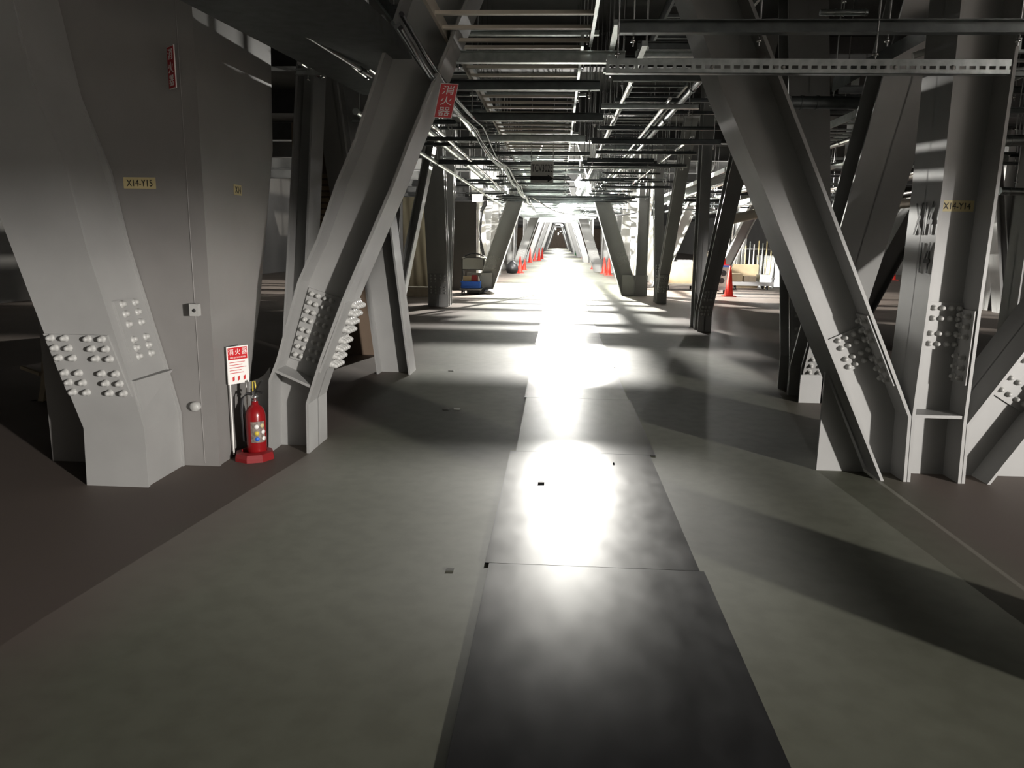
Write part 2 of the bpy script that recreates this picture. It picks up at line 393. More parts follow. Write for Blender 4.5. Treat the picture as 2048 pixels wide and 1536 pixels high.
# web plate joining brace foot to the column, with a swept top edge
gx = pxY([(470, 905), (539, 900), (539, 735), (530, 748), (518, 757), (500, 763), (470, 765)], YB+.2); gx[0] = (gx[0][0], 0); gx[1] = (gx[1][0], 0)
MB().prism([(a, YB+.2, z) for a, z in gx], (0, .016, 0)).build('gusset_plate', M['steel'], braceB)
z_a, z_b = Q(560, 712, YB+.2).z, Q(600, 572, YB+.2).z
web_splice(braceB, LB, RB, YB, .42, z_a, z_b, [.07, .19, .31, .43, .57, .69, .81, .93], 4)
zs0, zs1 = Q(650, 745, YB).z, Q(700, 605, YB).z
flange_splice(braceB, RB, 'Y', YB, .42, zs0, zs1, 1, [.06, .18, .30, .42, .58, .70, .82, .94], cols=(.5, .66, .78, .92), r=.02, h=.055)
# brace A: front flange faces the camera, leaning left
YA = 4.20
AL = pxY([(174, 972), (167, 856), (85, 658), (17, 480), (-110, 150)], YA); AL[0] = (AL[0][0], 0)
AR = pxY([(297, 976), (288, 858), (262, 770), (171, 490), (130, 328), (61, 164), (20, 0)], YA); AR[0] = (AR[0][0], 0)
def ext(pl, z):
    (a0_, z0), (a1_, z1) = pl[-2], pl[-1]; return pl[:-1]+[(a0_+(a1_-a0_)*(z-z0)/(z1-z0), z)]
AL = ext(AL, 4.2); AR = ext(AR, 4.2)
braceA = thing('steel_brace', 'broad grey steel brace leaning left at the far left with four rows of studs', 'steel brace', ((AL[0][0]+AR[0][0])/2, YA+.2, 0))
n = len(AL)
pts = [Vector((a, YA, z)) for a, z in AL]+[Vector((a, YA, z)) for a, z in reversed(AR)]
MB().prism(pts, (0, .022, 0)).build('flange', M['steel'], braceA)
pts = [Vector((a, YA+.43, z)) for a, z in AL]+[Vector((a, YA+.43, z)) for a, z in reversed(AR)]
MB().prism(pts, (0, .022, 0)).build('flange', M['steel'], braceA)
mid = lambda z: (at_z(AL, z)+at_z(AR, z))/2
zz = [0, .3, .5, 1.2, 2.4, 4.2]
pts = [Vector((mid(z)+.05, YA+.022, z)) for z in zz]+[Vector((mid(z)+.064, YA+.022, z)) for z in reversed(zz)]
MB().prism(pts, (0, .408, 0)).build('web', M['steel'], braceA)
# boxed lower part and triangular stiffener
MB().prism([(AR[0][0]-.03, YA+.022, 0), (AR[0][0]-.01, YA+.022, 0), (AR[1][0]-.01, YA+.022, AR[1][1]), (AR[1][0]-.03, YA+.022, AR[1][1])], (0, .408, 0)).build('stiffener_plate', M['steel'], braceA)
c0_ = Q(280, 829, YA); c1_ = Q(267, 770, YA)
MB().prism([(c0_.x, YA+.022, c0_.z), (c1_.x, YA+.022, c1_.z+.02), (c1_.x+.02, YA+.43, c1_.z+.02)], (-.2, 0, 0)).build('stiffener_plate', M['steel'], braceA)
z0_, z1_ = Q(150, 790, YA).z, Q(120, 668, YA).z
l0, l1 = at_z(AL, z0_), at_z(AL, z1_); V = Vector((l1-l0, 0, z1_-z0_)); lv = V.length; V.normalize()
U = Vector((V.z, 0, -V.x)); 
bolted_plate(braceA, Vector((l0+.0, YA, z0_)), Vector((1, 0, 0)), V, (0, -1, 0), at_z(AR, z0_)-l0-.01, lv, [.11, .33, .69, .91], [.06, .22, .38, .62, .78, .94], r=.0165, h=.045)
# side web splice seen beyond the front flange
z2_, z3_ = Q(290, 720, YA+.2).z, Q(240, 600, YA+.2).z
m0, m1 = at_z(AR, z2_)-.01, at_z(AR, z3_)-.01
V = Vector((m1-m0, 0, z3_-z2_)); lv = V.length; V.normalize(); U = Vector((0, 1, 0)); N = U.cross(V).normalized()
if N.x < 0: N = -N
zzz = [Q(0, y_, YA).z for y_ in (860, 770, 600, 400)]
pts = [Vector((at_z(AR, z)-.024, YA+.022, z)) for z in (AR[1][1], .6, 1.2, 2.2, 4.2)]; pts += [p_+Vector((.014, 0, 0)) for p_ in reversed(pts)]
MB().prism(pts, (0, .408, 0)).build('side_plate', M['steel'], braceA)
bolted_plate(braceA, Vector((m0, YA+.09, z2_)), U, V, N, .27, lv, [.25, .75], [.07, .21, .35, .6, .77, .93], r=.018, h=.03)
# box column with widening haunch
YC = 4.66
cR = pxY([(446, 932), (440, 780), (432, 640), (412, 300), (395, 60)], YC); cR[0] = (cR[0][0], 0)
xr = at_z(cR, .0)
colB = thing('steel_column', 'wide grey boxed steel column on the left behind the fire extinguisher', 'steel column', (-2.6, 5.0, 0))
X0, X1 = -3.35, -2.20
MB().box((X0, YC, 0), (X1, YC+.024, 4.2)).build('flange', M['panel'], colB)
def yb(px, py):
    d = ray(px, py); t_ = (X1-.01)/d.x; return (d.y*t_, CH+d.z*t_)
prof = [(YC+.024, 0), (5.2, 0)] + [yb(a, b) for a, b in ((500, 760), (507, 690), (520, 600), (545, 300), (541, 100))]
prof = [prof[0], prof[1]]+[(max(5.2, a), b) for a, b in prof[2:]]
prof.append((prof[-1][0]+.1, 4.2)); prof.append((YC+.024, 4.2))
MB().prism([(X1-.03, a, b) for a, b in prof], (.022, 0, 0)).build('side_plate', M['panel'], colB)
MB().prism([(X0+.03, a, b) for a, b in prof], (-.022, 0, 0)).build('side_plate', M['panel'], colB)
bk = prof[1:-1]
mb = MB()
for (a, b), (c, d_) in zip(bk, bk[1:]):
    mb.prism([(X0+.03, a, b), (X0+.03, c, d_), (X0+.03, c-.02, d_), (X0+.03, a-.02, b)], (X1-X0-.06, 0, 0))
mb.build('flange', M['panel'], colB)
MB().tube([(X1-.10, YC-.001, 0.02), (X1-.10, YC-.001, 4.1)], .003, 6).build('weld_seam', M['panel'], colB)
front_label(colB, 'X14-Y15', 279, 366, YC-.004, 66, 22)
# small label on the side face
d = ray(477, 380); t_ = (X1+.0)/d.x; p = Vector((X1, d.y*t_, CH+d.z*t_))
lb = MB().box((X1-.008, p.y-.06, p.z-.035), (X1-.004, p.y+.06, p.z+.035)).build('name_tape', M['tape'], colB)
text('X14', (X1-.003, p.y, p.z), (0, 1, 0), (0, 0, 1), .045, M['ink'], 'lettering', lb, width=.09)
# small fittings on the front face
p = Q(398, 616, YC)
sk = thing('wall_bracket', 'small pale bracket on the front of the wide left column', 'bracket', (p.x, YC, p.z-.05))
MB().box((p.x-.05, YC-.03, p.z-.02), (p.x-.01, YC, p.z+.03)).build('back_plate', M['steel'], sk)
MB().box((p.x-.03, YC-.07, p.z-.045), (p.x+.025, YC-.028, p.z+.03)).build('housing', M['bolt'], sk)
MB().lathe((p.x, YC-.07, p.z-.01), [(.012, 0), (.010, .004), (.0001, .004)], 10, (0, -1, 0)).build('hole', M['ink'], sk)
p = Q(393, 812, YC)
tag(MB().lathe((p.x, YC, p.z), [(.032, 0), (.032, .03), (.025, .04), (.0001, .042)], 16, (0, -1, 0)).build('round_stud', M['bolt']), 'round pale stud low on the front of the wide left column', 'stud')

# ------------------------------------------------------------------ red blade signs
def blade_sign(c, right, up, w_, h_, label, body='消\n火\n器', nm='fire_sign'):
    c = Vector(c); right = Vector(right).normalized(); up = Vector(up).normalized(); n = right.cross(up).normalized()
    t = thing(nm, label, 'sign', c-up*h_/2)
    MB().obox(c-right*w_/2-up*h_/2-n*.006, right, up, n, w_, h_, .006).build('backing', M['white'], t)
    MB().obox(c-right*w_*.46-up*h_*.48, right, up, n, w_*.92, h_*.96, .002).build('red_face', M['signred'], t)
    chars = body.split('\n'); k = len(chars)
    for i, ch in enumerate(chars):
        text(ch, c+up*(h_*.31-h_*.62*i/(k-1))+n*.003, right, up, min(w_*.7, h_/k*.75), M['white'], 'lettering', t, width=w_*.66)
    return t
p0, p1 = Q(386, 90, YC-.12), Q(390, 176, YC-.12)
c = (p0+p1)/2
blade_sign((X1-.10, YC-.10, c.z), (.62, -.55, 0), (0, 0, 1), .10, p0.z-p1.z, 'narrow red and white fire sign high on the wide left column')
p0, p1 = Q(880, 168, YB), Q(862, 236, YB)
up = (p0-p1).normalized(); c = (p0+p1)/2
blade_sign(c+Vector((.07, -.01, 0)), Vector((1, .25, 0)), Vector((.22, 0, 1)), .115, (p0-p1).length, 'red fire sign fixed at the top of the brace that leans right over the walkway')

# ------------------------------------------------------------------ fire extinguisher set
e = G(513, 918)
ex, ey = e.x, e.y+.02
st = thing('extinguisher_stand', 'red plastic extinguisher stand with two thin poles and notice board', 'stand', (ex-.02, ey, 0))
mb = MB(); n = 8; rb = .135
mb.lathe((ex-.02, ey, 0), [(.0001, 0), (rb, 0), (rb, .025), (rb*.92, .05), (rb*.66, .06), (rb*.62, .035), (.0001, .035)], 8)
for i in range(len(mb.smooth)): mb.smooth[i] = False
mb.build('base', M['redplastic'], st)
nb = Vector((.086, .14, 0)).normalized()
bx_, by_ = ex-.02-.135, ey-.055
for k_ in (.022, .145):
    x_, y_ = bx_+nb.x*k_-nb.y*.008, by_+nb.y*k_+nb.x*.008
    MB().tube([(x_, y_, .03), (x_, y_, .76)], .0055, 8).build('pole', M['white'], st, None)
bw, bh, bz = .165, .255, .52
board = MB().obox((bx_, by_, bz), nb, (0, 0, 1), (nb.y, -nb.x, 0), bw, bh, .005).build('notice_board', M['white'], st)
nn = Vector((nb.y, -nb.x, 0)); o_ = Vector((bx_, by_, bz))+nn*.005
MB().obox(o_+nb*.008+Vector((0, 0, .165)), nb, (0, 0, 1), nn, bw-.016, .082, .0015).build('header', M['signred'], board)
for i, ch in enumerate('消火器'):
    text(ch, o_+nb*(.03+.052*i)+Vector((0, 0, .218))+nn*.002, nb, (0, 0, 1), .042, M['white'], 'lettering', board, width=.04)
text('FIRE EXTINGUISHER', o_+nb*(bw/2)+Vector((0, 0, .180))+nn*.002, nb, (0, 0, 1), .010, M['white'], 'lettering', board, width=.12)
for i in range(5):
    MB().obox(o_+nb*.016+Vector((0, 0, .145-.018*i)), nb, (0, 0, 1), nn, (.12, .10, .13, .09, .11)[i], .004, .0008).build('printed_line', M['inkred'], board)
for i, x_ in enumerate((.035, .075, .12)):
    MB().obox(o_+nb*x_+Vector((0, 0, .018)), (nb+Vector((0, 0, .5))).normalized(), (0, 0, 1), nn, .018, .028, .0008).build('pictogram', M['inkred'], board)
fe = thing('fire_extinguisher', 'red fire extinguisher with black hose standing on a red base', 'fire extinguisher', (ex, ey, .037))
cx_, cy_ = ex, ey
MB().lathe((cx_, cy_, .037), [(.0001, 0), (.060, 0), (.066, .012), (.066, .27), (.060, .30), (.045, .325), (.028, .34), (.022, .345), (.022, .365), (.0001, .365)], 28).build('cylinder', M['red'], fe)
lbm = MB(); lb_pts = []
ang0 = math.atan2(-cy_, -cx_)
vs_ = []
for k in range(13):
    a = ang0-.9+1.5*k/12+.35
    for z in (.09, .235): vs_.append((cx_+math.cos(a)*.0668, cy_+math.sin(a)*.0668, .037+z))
lbm.add(vs_, [(2*k, 2*k+2, 2*k+3, 2*k+1) for k in range(12)], True)
M['labelg'] = mat('label_print', (0.16, 0.13, 0.11), 0.5, 0, 0.5, 60)
lab = lbm.build('label', M['labelg'], fe)
for (da, z, m_) in ((-.25, .20, 'white'), (-.25, .155, 'yellow'), (-.22, .115, 'blue'), (.35, .205, 'tape'), (.45, .16, 'white'), (.5, .115, 'white')):
    a = ang0+da+.3; nrm = Vector((math.cos(a), math.sin(a), 0))
    MB().lathe(Vector((cx_, cy_, .037+z))+nrm*.064, [(.0001, .0045), (.015, .0042), (.015, 0)], 16, nrm).build('pictogram', M[m_], lab)
MB().lathe((cx_, cy_, .395), [(.018, 0), (.018, .03), (.026, .03), (.026, .045), (.014, .05), (.014, .075), (.0001, .08)], 16).build('valve', M['shiny'], fe)
hd = MB()
hd.tube([(cx_-.01, cy_, .465), (cx_+.02, cy_-.01, .49), (cx_+.05, cy_-.02, .54), (cx_+.065, cy_-.03, .55)], .008, 8)
hd.tube([(cx_-.01, cy_, .455), (cx_+.03, cy_-.01, .47), (cx_+.07, cy_-.025, .465)], .008, 8)
hd.box((cx_-.02, cy_-.012, .445), (cx_+.012, cy_+.012, .49)); hd.build('handle', M['ink'], fe)
MB().tube([(cx_-.005, cy_-.012, .475), (cx_+.0, cy_-.02, .54), (cx_+.015, cy_-.02, .545), (cx_+.018, cy_-.012, .49)], .005, 8).build('safety_pin', M['yellow'], fe)
MB().tube([(cx_-.015, cy_, .45), (cx_-.05, cy_-.005, .455), (cx_-.085, cy_-.005, .42), (cx_-.092, cy_-.005, .34), (cx_-.085, cy_-.005, .2), (cx_-.082, cy_-.005, .12)], .011, 10).build('hose', M['black'], fe)

# ------------------------------------------------------------------ longitudinal Vs (planes x = const)
def vnode(X0, w, Y, label, toward=None, away=None, gusset=True, d=.32, splice=True, ztop=4.2, base=.35, kind='V'):
    if toward is not None:
        L = [(Y-d, 0), (Y-d, base), (Y-d-toward*(ztop-base), ztop)]
        Rr = [(Y+.0, 0), (Y, base*.9), (Y+.02-toward*(ztop-base), ztop)]
        t = hmember('steel_brace', label+' leaning towards the camera', L, Rr, 'X', X0, w)
        if splice:
            flange_splice(t, L, 'X', X0, w, .28, .74, -1, rows6, r=.018, h=.04)
    if away is not None:
        L = [(Y+.012, 0), (Y+.012, base*.9), (Y-.02+away*(ztop-base), ztop)]
        Rr = [(Y+d, 0), (Y+d, base), (Y+d+away*(ztop-base), ztop)]
        t = hmember('steel_brace', label+' leaning away from the camera', L, Rr, 'X', X0, w)
        if splice:
            flange_splice(t, L, 'X', X0, w, .5, .95, -1, rows6, r=.018, h=.04)
vnode(2.36, .42, 7.6, 'dark brace rising behind the nearest right brace,', .52, .30, d=.36)
vnode(2.36, .42, 1.8, 'grey brace out of view beside the camera,', None, .3, splice=False, d=.55)  # unseen brace, placed by bay spacing, deepened to widen its floor shadow
vnode(2.44, .23, 13.35, 'dark brace right of the walkway halfway down,', .80, None, d=.30)
t = hmember('steel_column', 'dark upright steel column on the right of the walkway halfway down', [(13.45, 0), (13.6, 2.5)], [(13.8, 0), (13.95, 2.5)], 'X', 2.44, .18, cat='steel column', ztop=4.2)
vnode(2.48, .25, 19.2, 'dark brace right, just before the far lit frame,', .85, .5, d=.3)
vnode(-2.86, .46, 10.6, 'dark brace left of the walkway with paired bolts,', .45, .40, d=.34)
vnode(-2.90, .46, 17.2, 'dark brace just before the blue crate trolley,', .25, .25, d=.3)
for Y, s in ((25.5, 1), (31.5, 1), (37.5, 1), (43.5, 1)):
    vnode(2.48, .38, Y, 'pale lit brace on the right aisle line beyond the cones,' if Y > 30 else 'pale lit brace on the right aisle line beside the cones,', .6, .6, d=.3, splice=False)
    vnode(-2.86, .38, Y+1.5, 'pale lit brace on the left aisle line beyond the cones,' if Y > 30 else 'pale lit brace on the left aisle line beside the cones,', .6, .6, d=.3, splice=False)
for o in bpy.data.objects:
    if o.get('label', '').startswith('pale lit brace'): o['group'] = 'distant braces beside the lit corridor'
# ------------------------------------------------------------------ transverse frames further on
def aframe(Y, side, label, x_in=None, col=True, splice=True, grp=None, w=.4):
    s = side
    a = 1.84; lean = .33; d = .36
    outer = [(s*(a+d), 0), (s*(a+d), .38), (s*(a+d-.12-lean*2.2+0.1), 2.6)]
    inner = [(s*a, 0), (s*(a-lean*.1), .30), (s*(a-.05-lean*2.3), 2.6)]
    inner = [(s*a, 0), (s*(a-lean*2.6), 2.6)]
    outer = [(s*(a+d), 0), (s*(a+d), .40), (s*(a+d+.10-lean*2.6), 2.6)]
    Lp, Rp = (inner, outer) if s > 0 else (outer, inner)
    t = hmember('steel_brace', label, Lp, Rp, 'Y', Y, w, ztop=4.2, group=grp)
    if splice: web_splice(t, Lp, Rp, Y, w, .75, 1.15, rows4, 4)
    MB().box((s*(a), Y+.10, 0), (s*(a+.72), Y+.12, .58)).build('gusset_plate', M['steel'], t)
    if col:
        c_ = [(s*(a+d+.01), 0), (s*(a+d+.01), 4.2)]; e_ = [(s*(a+d+.32), 0), (s*(a+d+.32), 4.2)]
        Lp, Rp = (c_, e_) if s > 0 else (e_, c_)
        hmember('steel_column', label.replace('brace', 'column').replace('leaning left over', 'upright beside').replace('leaning right over', 'upright beside'), Lp, Rp, 'Y', Y, w, cat='steel column', group=grp)
aframe(21.5, 1, 'dark silhouetted steel brace leaning left over the walkway before the bright zone')
aframe(21.3, -1, 'dark silhouetted steel brace leaning right over the walkway beside the trolley', col=False)
Y = 38.2
while Y < 168:
    for s in (1, -1):
        aframe(Y, s, 'distant pale steel brace leaning %s over the bright end of the corridor' % ('left' if s > 0 else 'right'), col=Y < 60, splice=Y < 40, grp='distant braces over the corridor, %s side' % ('right' if s > 0 else 'left'))
    Y += 16.7
# outer aisle columns, right and left
for (x_, Y_, lb) in ((5.6, 9.5, 'dark steel column in the right aisle seen beyond the column marked X14'), (4.6, 12.6, 'narrow pale steel column in the right aisle behind the leaning brace'),
                     (10.4, 18.8, 'black steel column standing at the far right edge in the gloom'), (6.2, 27, 'pale lit steel column in the back of the right aisle'), (8.4, 30, 'pale lit steel column at the very back of the right aisle')):
    hmember('steel_column', lb, [(x_, 0), (x_, 4.2)], [(x_+.35, 0), (x_+.35, 4.2)], 'Y', Y_, .35, cat='steel column')
# V in far right gloom and X braces
def px_brace(label, b0, b1, t0, t1, Y, w=.35):
    L = pxY([b0, t0], Y); Rr = pxY([b1, t1], Y)
    return hmember('steel_brace', label, L, Rr, 'Y', Y, w, ztop=4.2)
L = pxY([(2004, 622), (1990, 380)], 18.0); L[0] = (L[0][0], 0); Rr = pxY([(2024, 622), (2010, 380)], 18.0); Rr[0] = (Rr[0][0], 0)
hmember('steel_brace', 'black brace leaning left at the far right edge', L, Rr, 'Y', 18.0, .4, ztop=4.2)
L = pxY([(2026, 622), (2048, 520)], 18.0); L[0] = (L[0][0], 0); Rr = pxY([(2044, 622), (2070, 520)], 18.0); Rr[0] = (Rr[0][0], 0)
hmember('steel_brace', 'black brace leaning right at the far right edge', L, Rr, 'Y', 18.0, .4, ztop=4.2)
L = pxY([(1718, 600), (1815, 425)], 13.0); Rr = pxY([(1762, 600), (1850, 440)], 13.0)
L[0] = (L[0][0]-.0, L[0][1]); z_ = L[0][1]
k = (L[1][0]-L[0][0])/(L[1][1]-L[0][1]); L[0] = (L[0][0]-k*L[0][1], 0); k = (Rr[1][0]-Rr[0][0])/(Rr[1][1]-Rr[0][1]); Rr[0] = (Rr[0][0]-k*Rr[0][1], 0)
hmember('steel_brace', 'dark brace rising to the right behind the column marked X14', L, Rr, 'Y', 13.0, .35, ztop=4.2)
L = pxY([(1344, 525), (1378, 447)], 24.0); k = (L[1][0]-L[0][0])/(L[1][1]-L[0][1]); L[0] = (L[0][0]-k*L[0][1], 0)
Rr = [(a+.35, z) for a, z in L]
hmember('steel_brace', 'grey brace rising right above the tan crate on the trolley', L, Rr, 'Y', 26.0, .35, ztop=4.2)
L = pxY([(1482, 500), (1512, 440)], 23.0); k = (L[1][0]-L[0][0])/(L[1][1]-L[0][1]); L[0] = (L[0][0]-k*L[0][1], 0)
Rr = [(a+.35, z) for a, z in L]
hmember('steel_brace', 'pale lit brace rising right behind the machines in the right aisle', L, Rr, 'Y', 24.5, .35, ztop=4.2)
# left background members
L = pxY([(551, 600), (590, 180)], 7.0); L[0] = (L[0][0], 0); Rr = pxY([(596, 600), (627, 180)], 7.0); Rr[0] = (Rr[0][0], 0)
cl = hmember('steel_column', 'dim steel column between the wide left column and the leaning brace', L, Rr, 'Y', 7.0, .35, cat='steel column', ztop=4.2)
web_splice(cl, L, Rr, 7.0, .35, .62, 1.0, rows4, 2)
L = pxY([(722, 520), (682, 230)], 8.2); k = (L[1][0]-L[0][0])/(L[1][1]-L[0][1]); L[0] = (L[0][0]-k*L[0][1], 0); Rr = [(a+.38, z) for a, z in L]
hmember('steel_brace', 'dim steel brace leaning left behind the big brace that carries the fire sign', L, Rr, 'Y', 8.2, .35, ztop=4.2)
L = pxY([(776, 640), (838, 350)], 12.5); L[0] = (L[0][0], 0); Rr = [(a+.14, z) for a, z in L]
hmember('steel_brace', 'grey brace leaning right in front of the tan curtain', L, Rr, 'Y', 12.5, .3, ztop=4.2)
# louvred brown panel
sh = thing('louvred_panel', 'brown ribbed shutter panel in the dark behind the left braces', 'panel', (-4.2, 9.6, 0))
c0, c1 = Q(612, 350, 9.5), Q(700, 350, 9.5)
zb_, zt2 = Q(640, 470, 9.5).z, Q(640, 345, 9.5).z
MB().box((c0.x-.2, 9.6, 0), (c1.x+.3, 9.64, 2.9)).build('panel_sheet', M['brown'], sh)
z = zb_-.3
while z < zt2:
    MB().prism([(c0.x-.1, 9.60, z), (c0.x-.1, 9.54, z-.01), (c0.x-.1, 9.58, z+.04), (c0.x-.1, 9.60, z+.04)], (c1.x-c0.x+.3, 0, 0)).build('slat', M['tan'], sh); z += .072
# tan curtain with folds
cx0, cx1 = G(822, 590), Q(868, 585, 19.6)
mb = MB(); N_ = 60; vs_ = []
x0_, x1_ = -4.05, -2.95
for i in range(N_+1):
    f = i/N_; x_ = x0_+(x1_-x0_)*f
    for j in range(9):
        g = j/8; amp = .015+.06*f*(1-g); vs_.append((x_, 19.8+math.sin(f*30+g*6)*amp, .27+2.3*g))
mb.add(vs_, [(i*9+j, (i+1)*9+j, (i+1)*9+j+1, i*9+j+1) for i in range(N_) for j in range(8)], True)
cu = mb.build('curtain', M['curtain']); sm = cu.modifiers.new('thick', 'SOLIDIFY'); sm.thickness = .01
tag(cu, 'creased tan sheet hung beside the walkway between two left braces', 'curtain')
tag(MB().box((-4.1, 19.7, 0), (-2.9, 19.95, .25)).build('timber_sill', M['wood']), 'low timber box beneath the hanging tan sheet', 'timber')
# dark board left at Y~22.5 and pale wall sheets behind
tag(MB().box((-3.15, 22.6, 0), (-2.42, 22.68, 2.6)).build('dark_board', M['wallm']), 'tall dark board standing behind the trolley with the blue crate', 'board')
tag(MB().tube([(-2.36, 22.6, 0), (-2.36, 22.6, 2.55)], .045, 10).build('upright_pipe', M['white']), 'white upright pipe at the right edge of the tall dark board', 'pipe')
for i in range(5):
    tag(MB().box((-3.6, 24.5+i*3.2, 0), (-3.55, 27.4+i*3.2, 2.5)).build('wall_sheet', M['white_panel']), 'pale wall sheet lining the left side of the bright corridor', 'wall sheet', 'pale sheets on the left of the corridor')
    tag(MB().box((3.55, 27.5+i*3.2, 0), (3.6, 30.4+i*3.2, 2.5)).build('wall_sheet', M['white_panel']), 'pale wall sheet lining the right side of the bright corridor', 'wall sheet', 'pale sheets on the right of the corridor')
for i in range(4):
    x_ = -2.1-.05*i
    path = [Vector((x_+.05, 22.3+.15*i, 4.28)), Vector((x_, 22.3+.15*i, 2.5)), Vector((x_-.12, 22.3+.15*i, 2.3)), Vector((x_-.18, 22.3+.15*i, 1.6)), Vector((x_+.02*i, 22.3+.15*i, .9)), Vector((x_+.15, 22.3+.1*i, .4))]
    tag(MB().tube(path, .018, 8).build('hanging_cable', M['black']), 'black cable hanging in a loop beside the silhouetted left brace', 'cable', 'black cables hanging by the silhouetted left brace')

# ------------------------------------------------------------------ cones
def cone(x, y, label, h=.7, grp=None, z=0, dark=False):
    t = thing('traffic_cone', label, 'traffic cone', (x, y, z), grp)
    MB().box((x-.18, y-.18, z), (x+.18, y+.18, z+.025)).build('base', M['cone'], t)
    MB().lathe((x, y, z+.02), [(.13, 0), (.125, .03), (.03, h-.03), (.022, h), (.0001, h)], 20).build('cone_body', M['cone'], t)
    return t
CN = [(1040, 546, 'red cone nearest on the left of the corridor'), (1048, 540, 'red cone just behind the nearest left cone'), (1060, 525, 'red cone third along the left of the corridor'),
      (1069, 522, 'tall red cone fourth along the left of the corridor'), (1078, 521, 'red cone fifth along the left of the corridor'), (1084, 518, 'red cone farthest of the left row'),
      (1217, 551, 'red cone nearest on the right of the corridor'), (1208, 547, 'red cone second from the nearest on the right of the corridor'), (1195, 542, 'red cone third from the nearest on the right of the corridor'),
      (1187, 538, 'red cone half hidden at the left of the three right cones'), (1166, 516, 'red cone farthest on the right of the corridor by the green box')]
for x, y_, lb in CN:
    p = G(x, y_); cone(p.x, p.y, lb, .75 if y_ > 530 else .95)
p = G(1457, 593); cone(p.x, p.y, 'red cone standing alone in the right aisle', .85)
p = G(1155, 511); tag(MB().box((p.x-.3, p.y-.2, 0), (p.x+.3, p.y+.3, 1.0)).add([], []).build('green_bin', M['green']), 'green bin beside the farthest right cone', 'bin')
p = G(1024, 547)
bg = MB().lathe((p.x, p.y, 0), [(.0001, 0), (.22, .02), (.30, .18), (.26, .38), (.12, .52), (.05, .58), (.0001, .58)], 14)
tag(bg.build('rubbish_sack', M['black']), 'black bag slumped beside the nearest left cone', 'bag')

# ------------------------------------------------------------------ left trolley with crate
p = G(942, 588)
tx, ty = p.x, p.y
tr = thing('hand_trolley', 'low wheeled trolley with a push handle beside the dark board', 'trolley', (tx, ty, 0))
MB().box((tx-.30, ty-.2, .12), (tx+.30, ty+.5, .16)).build('deck', M['grey'], tr)
for sx in (-.24, .24):
    for sy in (-.1, .4):
        MB().lathe((tx+sx-.015, ty+sy, .06), [(.0001, 0), (.06, 0), (.06, .03), (.0001, .03)], 14, (1, 0, 0)).build('wheel', M['rubber'], tr)
hm = MB(); hm.tube([(tx+.31, ty+.48, .14), (tx+.31, ty+.48, .95), (tx+.2, ty+.48, 1.0), (tx-.2, ty+.48, 1.0), (tx-.31, ty+.48, .95), (tx-.31, ty+.48, .14)], .014, 8)
hm.tube([(tx-.31, ty+.48, .66), (tx+.31, ty+.48, .66)], .014, 8)
hm.build('push_handle', M['ink'], tr)
cr = MB(); a, b, z0, z1, e_ = (tx-.26, ty-.16), (tx+.26, ty+.25), .162, .36, .012
cr.box((a[0], a[1], z0), (b[0], b[1], z0+.012)); cr.box((a[0], a[1], z0), (b[0], a[1]+e_, z1)); cr.box((a[0], b[1]-e_, z0), (b[0], b[1], z1))
cr.box((a[0], a[1], z0), (a[0]+e_, b[1], z1)); cr.box((b[0]-e_, a[1], z0), (b[0], b[1], z1)); cr.box((a[0]-.015, a[1]-.015, z1-.03), (b[0]+.015, a[1], z1)); cr.box((a[0]-.015, a[1]-.015, z0+.05), (b[0]+.015, a[1], z0+.065))
tag(cr.build('plastic_crate', M['blue']), 'bright blue plastic crate on the low trolley', 'crate')
tag(MB().box((tx-.21, ty-.12, .176), (tx+.02, ty+.1, .50)).build('cardboard_box', M['tan']), 'small cardboard box standing in the blue crate on the left', 'box')
tag(MB().box((tx+.03, ty-.12, .176), (tx+.17, ty+.1, .53)).build('red_carton', M['redplastic']), 'reddish brown carton standing in the blue crate', 'box')
tag(MB().lathe((tx+.21, ty+.0, .176), [(.0001, 0), (.03, 0), (.03, .25), (.012, .30), (.012, .33), (.0001, .33)], 12).build('bottle', M['white']), 'white bottle standing in the right of the blue crate', 'bottle')
wc = thing('work_table', 'pale topped folding stand above the trolley with the blue crate', 'table', (tx+.02, ty+.75, 0))
MB().box((tx-.32, ty+.62, .66), (tx+.34, ty+.66, .98)).build('front_panel', M['white_panel'], wc)
MB().box((tx-.34, ty+.62, .98), (tx+.36, ty+1.0, 1.0)).build('top', M['white_panel'], wc)
for sx in (-.31, .32):
    for sy in (.66, .97): MB().tube([(tx+sx, ty+sy, 0), (tx+sx, ty+sy, .98)], .014, 8).build('leg', M['ink'], wc)
pth = [(tx-.3+.05*i, ty+.8+.03*math.sin(i*1.7), 1.02+.09*math.sin(i*math.pi/12)) for i in range(13)]
tag(MB().tube(pth, .02, 8).build('coiled_hose', M['black']), 'black hose lying across the pale stand', 'hose')
p = G(978, 588); tag(MB().lathe((p.x, p.y, 0), [(.0001, 0), (.16, 0), (.18, .05), (.12, .13), (.0001, .15)], 12).build('bundled_sheet', M['grey']), 'grey bundled sheet at the foot of the silhouetted left brace', 'bundle')
# green net by left brace
p = G(800, 672)
mb = MB()
mb.lathe((-2.38, 10.2, .42), [(.0001, -.22), (.07, -.17), (.11, 0), (.085, .16), (.03, .24), (.0001, .26)], 10)
tag(mb.build('green_bag', M['green']), 'dark green bag hung on the left brace with paired bolts', 'bag')

